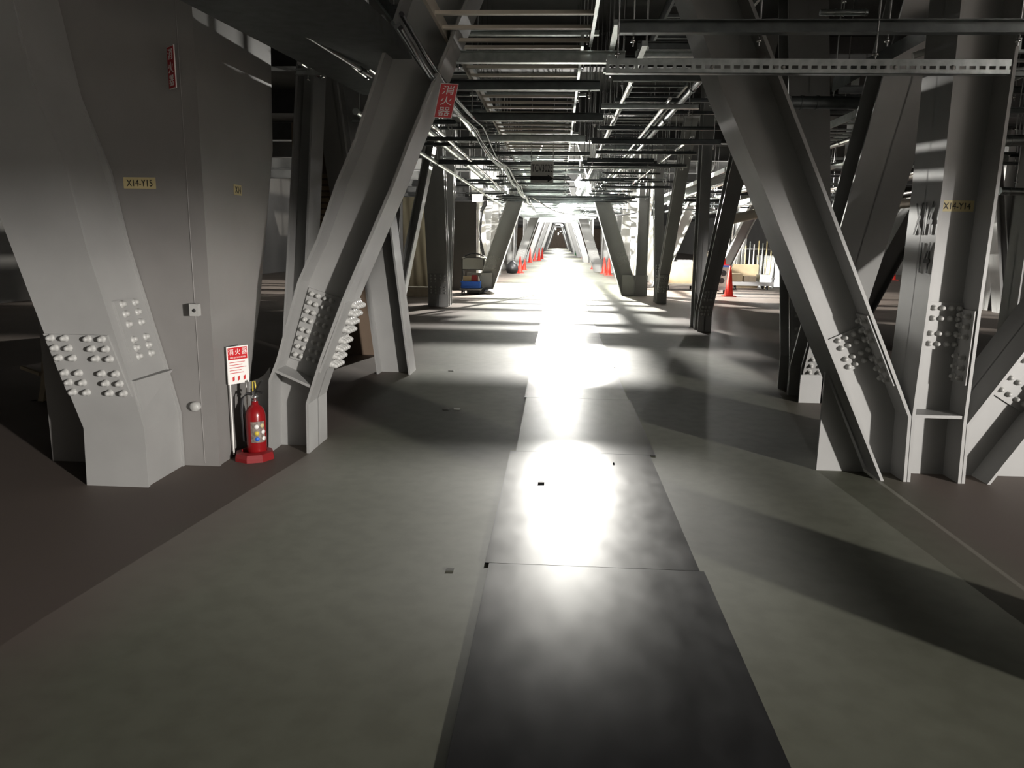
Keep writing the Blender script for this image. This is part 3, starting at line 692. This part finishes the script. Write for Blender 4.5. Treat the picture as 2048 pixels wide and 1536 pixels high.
# ------------------------------------------------------------------ right aisle goods
p = G(1362, 581); bx, by = p.x, p.y
pt = thing('platform_trolley', 'pale platform trolley on castors carrying a tan crate', 'trolley', (bx, by, 0))
MB().box((bx-.5, by, .16), (bx+.5, by+.7, .22)).build('deck', M['white_panel'], pt)
for sx in (-.4, .4):
    for sy in (.1, .6): MB().lathe((bx+sx-.02, by+sy, .08), [(.0001, 0), (.08, 0), (.08, .04), (.0001, .04)], 14, (1, 0, 0)).build('castor', M['rubber'], pt)
MB().tube([(bx-.48, by+.05, .2), (bx-.48, by+.05, .95), (bx-.48, by+.65, .95), (bx-.48, by+.65, .2)], .018, 8).build('push_handle', M['white_panel'], pt)
tag(MB().box((bx-.42, by+.04, .222), (bx+.42, by+.62, .90)).build('wooden_crate', M['tan']), 'tan crate on the pale platform trolley', 'crate')
p = G(1443, 588); bx, by = p.x, p.y
mc = thing('machine_cart', 'machine on a wheeled base with two round black openings in a pale face', 'machine', (bx, by, 0))
MB().box((bx-.22, by, .22), (bx+.18, by+.5, .80)).build('housing', M['white_panel'], mc)
MB().box((bx-.23, by-.01, .80), (bx+.19, by+.51, .85)).build('lid', M['blue'], mc)
for z_, dx_ in ((.62, .02), (.40, -.03)):
    MB().lathe((bx+dx_, by, z_), [(.085, 0), (.085, .012), (.065, .014), (.0001, .006)], 20, (0, -1, 0)).build('round_opening', M['ink'], mc)
MB().box((bx-.26, by-.02, .12), (bx+.22, by+.52, .22)).build('chassis', M['grey'], mc)
for sx in (-.2, .16):
    for sy in (.06, .44): MB().lathe((bx+sx-.02, by+sy, .06), [(.0001, 0), (.06, 0), (.06, .04), (.0001, .04)], 12, (1, 0, 0)).build('wheel', M['rubber'], mc)
cone(bx+.0, by+.25, 'red cone set on top of the machine with round openings', .6, z=.852)
p = G(1503, 580); bx, by = p.x, p.y
lt = thing('long_trolley', 'long low dark trolley in the right aisle behind the lone cone', 'trolley', (bx, by, 0))
MB().box((bx-.7, by, .14), (bx+.7, by+.7, .26)).build('deck', M['grey'], lt)
for sx in (-.55, .5):
    for sy in (.1, .6): MB().lathe((bx+sx, by+sy, .07), [(.0001, 0), (.07, 0), (.07, .05), (.0001, .05)], 12, (1, 0, 0)).build('castor', M['rubber'], lt)
tag(MB().box((bx-.62, by+.1, .262), (bx-.3, by+.5, .52)).build('storage_box', M['tan']), 'brown box on the left end of the long low trolley', 'box')
tag(MB().box((bx-.25, by+.1, .262), (bx+.15, by+.5, .45)).build('storage_box', M['wood']), 'flat wooden box in the middle of the long low trolley', 'box')
tag(MB().box((bx+.25, by+.05, .262), (bx+.62, by+.5, .50)).build('metal_box', M['galv']), 'pale metal box on the right end of the long low trolley', 'box')
rk = thing('tube_rack', 'rack of upright tubes behind the long low trolley', 'rack', (bx, by+1.5, 0))
MB().box((bx-.9, by+1.3, .3), (bx+1.1, by+1.36, .36)).build('rail', M['grey'], rk); MB().box((bx-.9, by+1.3, 1.3), (bx+1.1, by+1.36, 1.35)).build('rail', M['grey'], rk)
for i in range(6): MB().box((bx-.9+.39*i, by+1.37, 0), (bx-.86+.39*i, by+1.42, 1.5)).build('post', M['ink'], rk)
for i in range(14):
    x_ = bx-.82+.14*i; h_ = 1.3+.5*random.random()
    tag(MB().tube([(x_, by+1.25-.1*random.random(), 0.0), (x_+.04*random.random(), by+1.25, h_)], .022, 8).build('metal_tube', M[random.choice(['white', 'galv', 'tape', 'shiny'])]), 'upright tube leaning on the rack behind the long low trolley', 'tube', 'tubes leaning on the rack in the right aisle')
for i, x_ in enumerate((1451, 1457)):
    q = G(x_, 560); tag(MB().tube([(q.x*.8, q.y*.8, 0), (q.x*.8+.05, q.y*.8, 2.7)], .025, 8).build('white_pole', M['white']), 'tall white pole by the cone in the right aisle, %s of the pair' % ('left' if i == 0 else 'right'), 'pole')
# goods further back in aisle
for i, (x_, y_, w_, h_, m_) in enumerate([(6.0, 26.5, .9, .8, 'tan'), (7.2, 27.5, .8, 1.1, 'galv'), (5.2, 29.0, .8, 1.2, 'wood'), (8.4, 26.0, .9, .9, 'brown'), (4.3, 27.4, .5, .9, 'grey')]):
    tag(MB().box((x_, y_, 0), (x_+w_, y_+.6, h_)).build('storage_case', M[m_]), ['tan case in the lit back of the right aisle', 'tall metal case in the lit back of the right aisle', 'wooden case farthest back in the right aisle', 'brown case nearest the right wall in the back aisle', 'grey case right of the tan crate trolley'][i], 'case')
# red rolled goods seen right of leaning brace
p = G(1722, 600); 
for i, (x_, y_, lb) in enumerate([(1742, 598, 'red cone in the gap right of the nearest leaning brace'), (1785, 560, 'red cone farther back in the gap beside the column marked X14')]):
    p = G(x_, y_); cone(p.x, p.y, lb, .8)
# far-left gloom: board and trestle
p = G(0, 872)
tag(MB().prism([(p.x-.6, p.y+1.3, .0), (p.x-.27, p.y+1.25, .0), (p.x-.18, p.y+1.45, .92), (p.x-.6, p.y+1.5, .98)], (0, .03, 0)).build('leaning_board', M['wood']), 'dim brown board leaning in the dark at the far left edge', 'board')
tl = thing('trestle_frame', 'dim timber trestle frame in the dark left of the broad brace', 'trestle', (-4.3, 6.6, 0))
a0_, a1_ = Q(66, 855, 6.4), Q(86, 745, 6.4)
MB().obox(a0_, (1, 0, 0), (a1_-a0_).normalized(), (0, 1, 0), .05, (a1_-a0_).length, .05).build('leg', M['wood'], tl)
MB().obox(Vector((a0_.x, a0_.y, 0)), (1, 0, 0), (0, 0, 1), (0, 1, 0), .05, a0_.z, .05).build('foot', M['wood'], tl)
for pa, pb in (((22, 825), (66, 840)), ((40, 738), (78, 752)), ((84, 835), (120, 890)), ((86, 752), (120, 756))):
    q0, q1 = Q(*pa, 6.43), Q(*pb, 6.43); MB().obox(q0, (q1-q0).normalized(), (0, 0, 1), (0, 1, 0), (q1-q0).length, .03, .03).build('rail', M['wood'], tl)

# ------------------------------------------------------------------ ceiling services
def channel(mb, p0, p1, h=.041, w=.041, t=.003):
    # open C channel from p0 to p1 horizontally
    p0, p1 = Vector(p0), Vector(p1); U = (p1-p0).normalized(); N = U.cross(Vector((0, 0, 1))).normalized(); l = (p1-p0).length
    mb.obox(p0, U, (0, 0, 1), -N, l, h, t); mb.obox(p0, U, (0, 0, 1), N, l, t, w); mb.obox(p0+Vector((0, 0, h-t)), U, (0, 0, 1), N, l, t, w)
    return mb
def rod(x, y, z0, z1=4.3, r=.006):
    mb = MB(); mb.tube([(x, y, z0-.05), (x, y, z1)], r, 6); mb.lathe((x, y, z0-.03), [(.0001, 0), (.014, 0), (.014, .012), (.0001, .012)], 6)
    mb.lathe((x, y, z0+.045), [(.0001, 0), (.016, 0), (.016, .010), (.0001, .010)], 6); return mb
def strut(x0, x1, y, z, label, grp=None, h=.041, w=.041, m='galv', rods=2, name='strut_channel', r=.006, ztop=4.3):
    t = thing(name, label, 'strut', ((x0+x1)/2, y, z), grp)
    mb = MB(); channel(mb, (x0, y, z), (x1, y, z), h, w, .004); mb.build('channel', M[m], t)
    for i in range(rods):
        x = x0+.08+(x1-x0-.16)*i/max(1, rods-1); rod(x, y+w*.5, z, ztop, r).build('threaded_rod', M['shiny'], t)
    return t
# big rail across the upper right
hx0, hx1 = Q(1238, 58, 4.3), Q(2075, 72, 4.3)
t = strut(hx0.x, hx1.x, 4.3, hx0.z-.03, 'long dull double rail crossing the upper right in front of the leaning brace', None, .065, .05, 'dull', 4)
# slotted angle rail
q0, q1 = Q(1212, 146, 4.25), Q(2020, 149, 4.25)
zs_ = (q0.z+q1.z)/2; hh = 25/F*4.25
sl = thing('slotted_channel', 'pale slotted strut hanging across the upper right', 'strut', ((q0.x+q1.x)/2, 4.25, zs_))
mb = MB(); U = Vector((q1.x-q0.x, 0, q1.z-q0.z)).normalized(); Vv = Vector((-U.z, 0, U.x)); L_ = (q1-q0).length
o_ = Vector((q0.x, 4.25, q0.z))
mb.obox(o_+Vv*hh*.58, U, Vv, (0, 1, 0), L_, hh*.42, .004); mb.obox(o_, U, Vv, (0, 1, 0), L_, hh*.34, .004)
pos = 0; 
while pos < L_-.01:
    mb.obox(o_+U*pos+Vv*hh*.34, U, Vv, (0, 1, 0), .018, hh*.24, .004); pos += .050
mb.obox(o_+Vv*hh, U, Vv, (0, 1, 0), L_, .003, .045); mb.obox(o_, U, Vv, (0, 1, 0), L_, .003, .045)
mb.build('channel', M['galv'], sl)
for px in (1424, 1566, 1790, 1905):
    c_ = Q(px, 137, 4.25); add_bolt(sl, (c_.x, 4.25, zs_+hh*.45), (0, -1, 0), .009, .012)
for px in (1235, 1750):
    c_ = Q(px, 120, 4.27); rod(c_.x, 4.27, zs_+.05).build('threaded_rod', M['shiny'], sl)
# rod pair hangers seen at upper right
# corridor ladder tray
TX0, TX1, TZ = -0.76, 0.19, 2.76
def tray(x0, x1, y0, y1, z, label, grp, parts=True, m='cream', step=.30, hr=.09):
    t = thing('cable_tray', label, 'cable tray', ((x0+x1)/2, y0, z), grp)
    for x in (x0, x1-.02): MB().box((x, y0, z), (x+.02, y1, z+hr)).build('side_rail', M['galv' if x > x0 else m], t)
    y = y0+.1; allm = MB(); parts = True
    while y < y1:
        b = (x0+.02, y, z+.012), (x1-.02, y+.035, z+.032)
        if parts: MB().box(*b).build('rung', M[m], t)
        else: allm.box(*b)
        y += step
    return t
tray(TX0, TX1, 3.6, 5.30, TZ, 'cream ladder tray over the walkway, nearest section at the top of the photo', 'ladder tray over the walkway')
ys = [5.36, 8.3, 11.3, 14.3, 17.3, 20.3, 23.3, 26.3, 30.3, 36.3, 42.3]
nm = ['second', 'third', 'fourth', 'fifth', 'sixth', 'seventh', 'eighth', 'ninth', 'tenth', 'eleventh']
for i in range(10):
    tray(TX0, TX1-.05, ys[i]+.05, ys[i+1], TZ+.03, 'ladder tray over the walkway, %s section from the camera' % nm[i], 'ladder tray over the walkway', parts=i < 3, m='galv' if i > 1 else 'cream')
# second tray on the left above pipes & one at right high
for i, (a, b) in enumerate(((4.2, 8.2), (8.3, 14.2), (14.3, 22), (22.2, 34))):
    tray(-1.25, -.85, a, b, 3.05, 'narrow cable tray above the left pipes, %s section' % ['nearest', 'second', 'third', 'farthest'][i], 'narrow tray above the left pipes', parts=False, m='dull')
    tray(.75, 1.35, a+.3, b+.2, 3.15, 'high cable tray over the right of the walkway, %s section' % ['nearest', 'second', 'third', 'farthest'][i], 'high tray on the right of the walkway', parts=False, m='dull')
    tray(3.4, 4.0, a+2, b+2, 2.95, 'cable tray over the right aisle, %s section' % ['nearest', 'second', 'third', 'farthest'][i], 'tray over the right aisle', parts=False, m='galv')
# struts under the corridor tray
zone = lambda Y: 'near' if Y < 8 else ('middle' if Y < 14 else ('far' if Y < 24 else 'distant'))
SY = [5.42, 6.35, 7.9, 9.5, 11.0, 12.4, 13.9, 15.4, 16.7, 17.8, 18.6, 19.4, 20.2, 20.9, 22.2, 22.8, 24.6, 25.4, 27.4, 29.6, 32, 35, 38.5, 42.5]
for i, Y in enumerate(SY):
    x1 = .42 if i % 2 == 0 else .30
    if Y > 15: x1 = .22
    lb = ['dull strut under the walkway tray, first seen below the bright tray end', 'strut under the walkway tray, second from the camera', 'strut under the walkway tray, third from the camera', 'strut under the walkway tray, fourth from the camera'][i] if i < 4 else 'thin strut under the walkway tray in the %s bank' % zone(Y)
    strut(-.98, x1, Y, TZ-.08, lb, 'struts under the walkway tray, %s' % zone(Y) if i > 3 else None, .075 if i < 4 else .05, .05, 'dull' if i % 3 else 'galv')
    if i < 6:
        strut(-.95, .25, Y+.25, TZ+.16+.02*i, 'pale strut just above the tray in the %s bank over the walkway, row %s' % (zone(Y), ['one', 'two', 'three', 'four', 'five', 'six'][i]), None, .03, .04, 'galv')
Y = 12.2; i = 0
while Y < 30:
    strut(-1.15, .18 if 13 < Y < 23.5 else 1.5, Y, 2.62+.05*(i % 3), 'thin strut in the dense bank over the walkway, %s stretch' % zone(Y), 'dense struts over the walkway, '+zone(Y), .03, .03, 'dull' if i % 2 else 'galv')
    strut(.78, 1.75, Y+.2, 2.66+.06*(i % 2), 'thin strut in the dense bank right of the lamp, %s stretch' % zone(Y), 'dense struts right of the lamp, '+zone(Y), .03, .03, 'dull')
    Y += .62; i += 1
Y = 19.5; i = 0
while Y < 23.1:
    strut(-1.6, 1.9, Y, 2.56+.035*(i % 3), 'thin strut in the tight row just before the blazing lamp', 'tight row of struts before the blazing lamp', .03 if i % 3 else .042, .03, 'dull'); Y += .27+.07*(i % 2); i += 1
Y = 30.4; i = 0
while Y < 48:
    strut(-1.8, 1.8, Y, 2.6+.06*(i % 3), 'thin strut high over the bright end of the corridor', 'struts over the bright end of the corridor', .04, .04, 'galv'); Y += .55+.01*i; i += 1
# struts over the right half of the walkway
Y = 6.0; i = 0
while Y < 34:
    xa = (.35 if Y < 15 else .8)+.25*random.random(); xb = xa+random.uniform(.8, 1.7); z = random.choice([2.55, 2.62, 2.7, 2.85, 3.0, 3.2])
    strut(xa, xb, Y, z, 'strut hung over the right side of the walkway in the %s bank' % zone(Y), 'struts over the right of the walkway, '+zone(Y), random.choice([.041, .041, .06]), .045, random.choice(['galv', 'dull', 'dull', 'dull']), 2)
    Y += .42+.012*i; i += 1
# left side struts
Y = 5.9; i = 0
while Y < 30:
    xa = -1.9-random.uniform(0, .4); xb = xa+random.uniform(.9, 1.1); z = random.choice([2.6, 2.7, 2.85, 3.0])
    strut(xa, xb, Y, z, 'strut hung over the left side of the walkway in the %s bank' % zone(Y), 'struts over the left of the walkway, '+zone(Y), .041, .041, random.choice(['galv', 'dull', 'dull']), 2)
    Y += .55+.02*i; i += 1
# right aisle struts
Y = 5.4; i = 0
while Y < 34:
    for k in range(2 if Y < 20 else 3):
        xa = random.uniform(2.0, 3.2)+k*random.uniform(1.8, 2.6)+Y*.05; xb = xa+random.uniform(.9, 2.2); z = random.choice([2.5, 2.6, 2.8, 2.95, 3.2])
        strut(xa, xb, Y+.3*k, z, 'strut hung from the ceiling of the right aisle in the %s bank' % zone(Y), 'struts over the right aisle, '+zone(Y), random.choice([.041, .05, .07]), .041, random.choice(['galv', 'dull', 'dull', 'dull']), 2)
    Y += .8+.03*i; i += 1
# longitudinal sloping members at right (short inclined struts seen at 1260-1290,90-130)
for (pa, pb, Y0, Y1, lb) in (((1228, 50), (1218, 100), 4.5, 5.3, 'short pale strut end hanging beside the walkway tray'), ((1284, 92), (1262, 150), 5.0, 6.4, 'slanting pale strut left of the leaning brace at the top')):
    a_, b_ = Q(*pa, Y0), Q(*pb, Y1); mb = MB(); mb.obox(a_, (b_-a_).normalized(), (1, 0, 0), Vector((0, 0, 1)), (b_-a_).length, .035, .03)
    tag(mb.build('strut_piece', M['galv']), lb, 'strut')
# longitudinal pipes
def pipe(x, z, y0, y1, r, m, label, grp=None, coup=3.0, sag=0):
    t = thing('ceiling_pipe', label, 'pipe', (x, y0, z-r), grp)
    MB().tube([(x, y0, z), (x, y1, z)], r, 12).build('tube', M[m], t)
    y = y0+coup*.6
    while y < min(y1-.2, 26) and coup:
        MB().tube([(x, y, z), (x, y+.07, z)], r*1.25, 12).build('coupling', M[m], t); y += coup
    return t
pipe(-1.38, 2.70, 5.6, 30, .024, 'shiny', 'bright steel pipe on the left running away from the fire sign', coup=1.7)
pipe(-1.14, 2.86, 5.0, 30, .020, 'shiny', 'thin bright conduit above and right of the bright left pipe', coup=2.2)
pipe(-1.62, 2.80, 6, 26, .05, 'galv', 'thick dull pipe over the left braces', coup=2.8)
pipe(-1.85, 2.62, 7, 26, .03, 'galv', 'dull pipe farthest left beside the walkway ceiling', coup=2.8)
for (pa, Ya, pb, Yb, r, lb) in (((500, 0), 4.0, (742, 152), 5.6, .016, 'thin bright conduit crossing the dark upper left towards the big brace'), ((600, 125), 5.6, (645, 152), 6.3, .02, 'short dim conduit below the bright one in the upper left'),
                        ((700, 128), 5.4, (735, 156), 6.0, .016, 'short pale conduit end just left of the big brace'), ((560, 10), 4.6, (690, 120), 5.6, .05, 'thick dim pipe in the dark upper left')):
    a_, b_ = Q(*pa, Ya), Q(*pb, Yb); t = thing('ceiling_pipe', lb, 'pipe', a_); MB().tube([a_, b_], r, 10).build('tube', M['shiny' if r < .03 else 'dull'], t)
    mm = a_.lerp(b_, .88); MB().tube([mm, a_.lerp(b_, .92)], r*1.4, 10).build('coupling', M['dull'], t)
# broad dark tray in upper left
a_ = Q(420, 0, 3.8); b_ = Q(760, 190, 6.8)
mb = MB(); d_ = (b_-a_); N = Vector((1, 0, 0)); mb.obox(a_-Vector((.15, 0, 0)), d_.normalized(), N, (0, 0, 1), d_.length, .8, .09)
tag(mb.build('cable_duct', M['dull']), 'broad dark duct running across the upper left corner', 'duct')
# right pipes
for i, (x, z, r, y0, y1, m_) in enumerate([(.62, 2.92, .02, 6, 30, 'shiny'), (.95, 2.74, .016, 7, 30, 'shiny'), (1.25, 2.95, .03, 6.5, 30, 'dull'), (1.5, 2.68, .016, 9, 28, 'shiny'), (3.2, 2.65, .03, 8, 30, 'shiny'), (4.4, 2.75, .05, 9, 32, 'galv'), (5.4, 2.6, .03, 10, 34, 'shiny'), (6.6, 2.8, .06, 12, 36, 'galv')]):
    pipe(x, z, y0, y1, r, m_, ['thin bright conduit just right of the walkway tray', 'thin conduit over the right half of the walkway', 'dark pipe above the right half of the walkway', 'thin conduit along the right edge of the walkway ceiling',
         'bright pipe along the near side of the right aisle ceiling', 'thick pipe over the right aisle', 'bright pipe in the middle of the right aisle ceiling', 'thickest pipe over the outer right aisle'][i], coup=1.9)
# short cross pipes right aisle
def xpipe(pa, pb, Y, r, m, lb):
    a_, b_ = Q(*pa, Y), Q(*pb, Y); t = thing('cross_pipe', lb, 'pipe', a_-Vector((0, 0, r))); MB().tube([a_, b_], r, 14).build('tube', M[m], t)
    rod((a_.x+b_.x)/2, Y, (a_.z+b_.z)/2+r).build('threaded_rod', M['shiny'], t)
    for f in (.12, .3, .94): MB().tube([a_.lerp(b_, f), a_.lerp(b_, f+.03)], r*1.12, 14).build('collar', M[m], t)
xpipe((1748, 396), (1832, 382), 10.5, .07, 'shiny', 'bright lagged pipe left of the column marked X14')
xpipe((1744, 416), (1828, 405), 10.6, .06, 'cream', 'cream pipe below the bright lagged pipe')
xpipe((1445, 442), (1512, 428), 19, .12, 'cream', 'broad pale pipe crossing the lit right aisle')
xpipe((1455, 400), (1500, 388), 19.5, .09, 'galv', 'upper pale pipe crossing the lit right aisle')
xpipe((1580, 205), (1752, 206), 6.6, .05, 'dull', 'dull pipe end pointing at the leaning brace in the upper right')
xpipe((1640, 25), (1735, 25), 6.0, .022, 'galv', 'short bright conduit pair at the top right, upper one')
xpipe((1640, 48), (1720, 48), 6.0, .022, 'galv', 'short bright conduit pair at the top right, lower one')
xpipe((2000, 382), (2060, 384), 7.5, .035, 'galv', 'pipe at the right edge beside the column marked X14')
xpipe((2000, 282), (2060, 280), 7.5, .05, 'galv', 'higher pipe at the right edge beside the column marked X14')
xpipe((1790, 228), (1850, 230), 9, .02, 'shiny', 'thin bright conduit right of the leaning brace')
# slanted dark tray at upper right
a_, b_ = Q(1700, 165, 5.6), Q(1960, 20, 5.6)
mb = MB(); d_ = b_-a_; mb.obox(a_, d_.normalized(), (0, 1, 0), Vector((0, 0, 1)), d_.length, .35, .10); tag(mb.build('cable_duct', M['dull']), 'dark slanting duct behind the slotted strut at upper right', 'duct')
for i, (pa, pb) in enumerate((((1825, 112), (1868, 97)), ((1936, 55), (1968, 46)))):
    a_, b_ = Q(*pa, 5.3), Q(*pb, 5.3); tag(MB().tube([a_, b_], .02, 8).build('light_bar', M['white']), ['pale bar above the slotted strut near the column', 'pale bar higher at the top right corner'][i], 'bar')
# cables along the left of tray
for i in range(7):
    pth = []
    n_ = 40
    off = random.uniform(-.05, .05); ph = random.uniform(0, 6)
    for k in range(n_):
        Y = 4.0+k*.62
        x = -.82+off*.6+.02*math.sin(Y*.9+ph); z = 2.60+off*.4-.09*abs(math.sin(Y*.78+ph*.12))
        pth.append((x, Y, z))
    tag(MB().tube(pth, .010+.003*(i % 2), 6).build('power_cable', M['black' if i % 3 else 'dull']), 'sagging cable in the loose bundle along the left of the walkway tray', 'cable', 'cable bundle left of the walkway tray')
# festoon cable across far right and left
def festoon(a, b, sag, r, lb):
    a, b = Vector(a), Vector(b); pth = [a.lerp(b, k/16)-Vector((0, 0, sag*math.sin(math.pi*k/16))) for k in range(17)]
    tag(MB().tube(pth, r, 6).build('festoon_cable', M['black']), lb, 'cable')
festoon(Q(1062, 392, 20), Q(1140, 428, 23), .1, .02, 'black cable drooping across the bright ceiling left of the lamp')
festoon(Q(1140, 428, 23), Q(1300, 420, 23), .12, .02, 'black cable slung right across the bright zone')
# sign TCV302E
s0 = Q(1084, 344, 10.7)
sg = thing('hanging_sign', 'small hanging sign reading TCV302E with a right arrow', 'sign', (s0.x, 10.7, s0.z-.145))
MB().box((s0.x-.157, 10.7, s0.z-.145), (s0.x+.157, 10.71, s0.z+.145)).build('board', M['white'], sg)
rod(s0.x-.15, 10.705, s0.z+.145).build('threaded_rod', M['shiny'], sg); rod(s0.x+.15, 10.705, s0.z+.145).build('threaded_rod', M['shiny'], sg)
text('TCV302E', (s0.x, 10.697, s0.z+.052), (1, 0, 0), (0, 0, 1), .10, M['ink'], 'lettering', sg, width=.29)
MB().prism([(s0.x-.16, 10.697, s0.z-.11), (s0.x+.08, 10.697, s0.z-.11), (s0.x+.08, 10.697, s0.z-.135), (s0.x+.16, 10.697, s0.z-.085), (s0.x+.08, 10.697, s0.z-.035), (s0.x+.08, 10.697, s0.z-.052), (s0.x-.16, 10.697, s0.z-.052)], (0, -.003, 0)).build('arrow', M['ink'], sg)
# lamp in the corridor
def bulb(x, y, z, label, r=.1, grp=None):
    t = thing('ceiling_lamp', label, 'lamp', (x, y, z), grp)
    MB().lathe((x, y, z), [(.0001, -r), (r*.5, -r*.87), (r*.87, -r*.5), (r, 0), (r*.87, r*.5), (r*.5, r*.87), (r*.4, r*1.0)], 18).build('glass_globe', M['glow'], t)
    MB().lathe((x, y, z+r*.95), [(.0001, .12), (.045, .12), (.05, 0), (.0001, 0)], 12).build('lamp_holder', M['grey'], t)
    MB().tube([(x, y, z+r+.1), (x, y, 4.3)], .006, 6).build('flex', M['black'], t)
    return t
bulb(.60, LAMP_Y, 3.24, 'blazing round lamp hanging over the walkway', .14)
bulb(.61, LAMP_Y+1.3, 3.02, 'smaller glowing lamp just below the blazing one', .07)
bulb(14.2, -10.4, 2.98, 'lamp hanging in the side aisle behind the camera', .09)
bulb(.2, -7, 2.55, 'lamp hanging over the walkway behind the camera', .09)
for i, (x, y, z, p) in enumerate(FAR_LAMPS):
    bulb(x, y, z+.12, 'distant lamp among the services over the bright corridor', .08, 'distant ceiling lamps')
# ceiling girders
Y = 3.0
while Y < 50:
    mb = MB(); mb.box((-11.9, Y, 3.86), (17.9, Y+.3, 3.88)); mb.box((-11.9, Y+.14, 3.88), (17.9, Y+.16, 4.28)); mb.box((-11.9, Y, 4.28), (17.9, Y+.3, 4.30))
    tag(mb.build('ceiling_girder', M['ceil']), 'dark steel girder crossing high above the ceiling services', 'girder', 'girders above the services'); Y += 4.0
# unseen duct added to keep the side lamp off the upper columns
LX = Vector((14.2, -10.4, 0)); dr = Vector((-.61, .79, 0)); c_ = LX+dr*6.6; s_ = Vector((.79, .61, 0))
mb = MB(); mb.obox(c_-s_*5, s_, (0, 0, 1), dr, 10, .5, .25)
b_ = Vector((0, 0, 2.42))
mb = MB(); mb.obox(c_-s_*5+b_, s_, (0, 0, 1), dr, 10, .8, .25)
tag(mb.build('added_shade_duct', M['galv']), 'unseen duct added to shade the side lamp, behind the camera on the right', 'duct')
struct('added_shade_wall', MB().box((5.65, 3.7, 0), (5.8, 6.8, 4.28)), M['wallm'])  # unseen wall added to keep the side lamp off the far corridor
struct('added_shade_wall', MB().box((7.8, 4.5, 0), (7.95, 12.2, 4.28)), M['wallm'])  # second unseen wall, added so the far frames stay dark
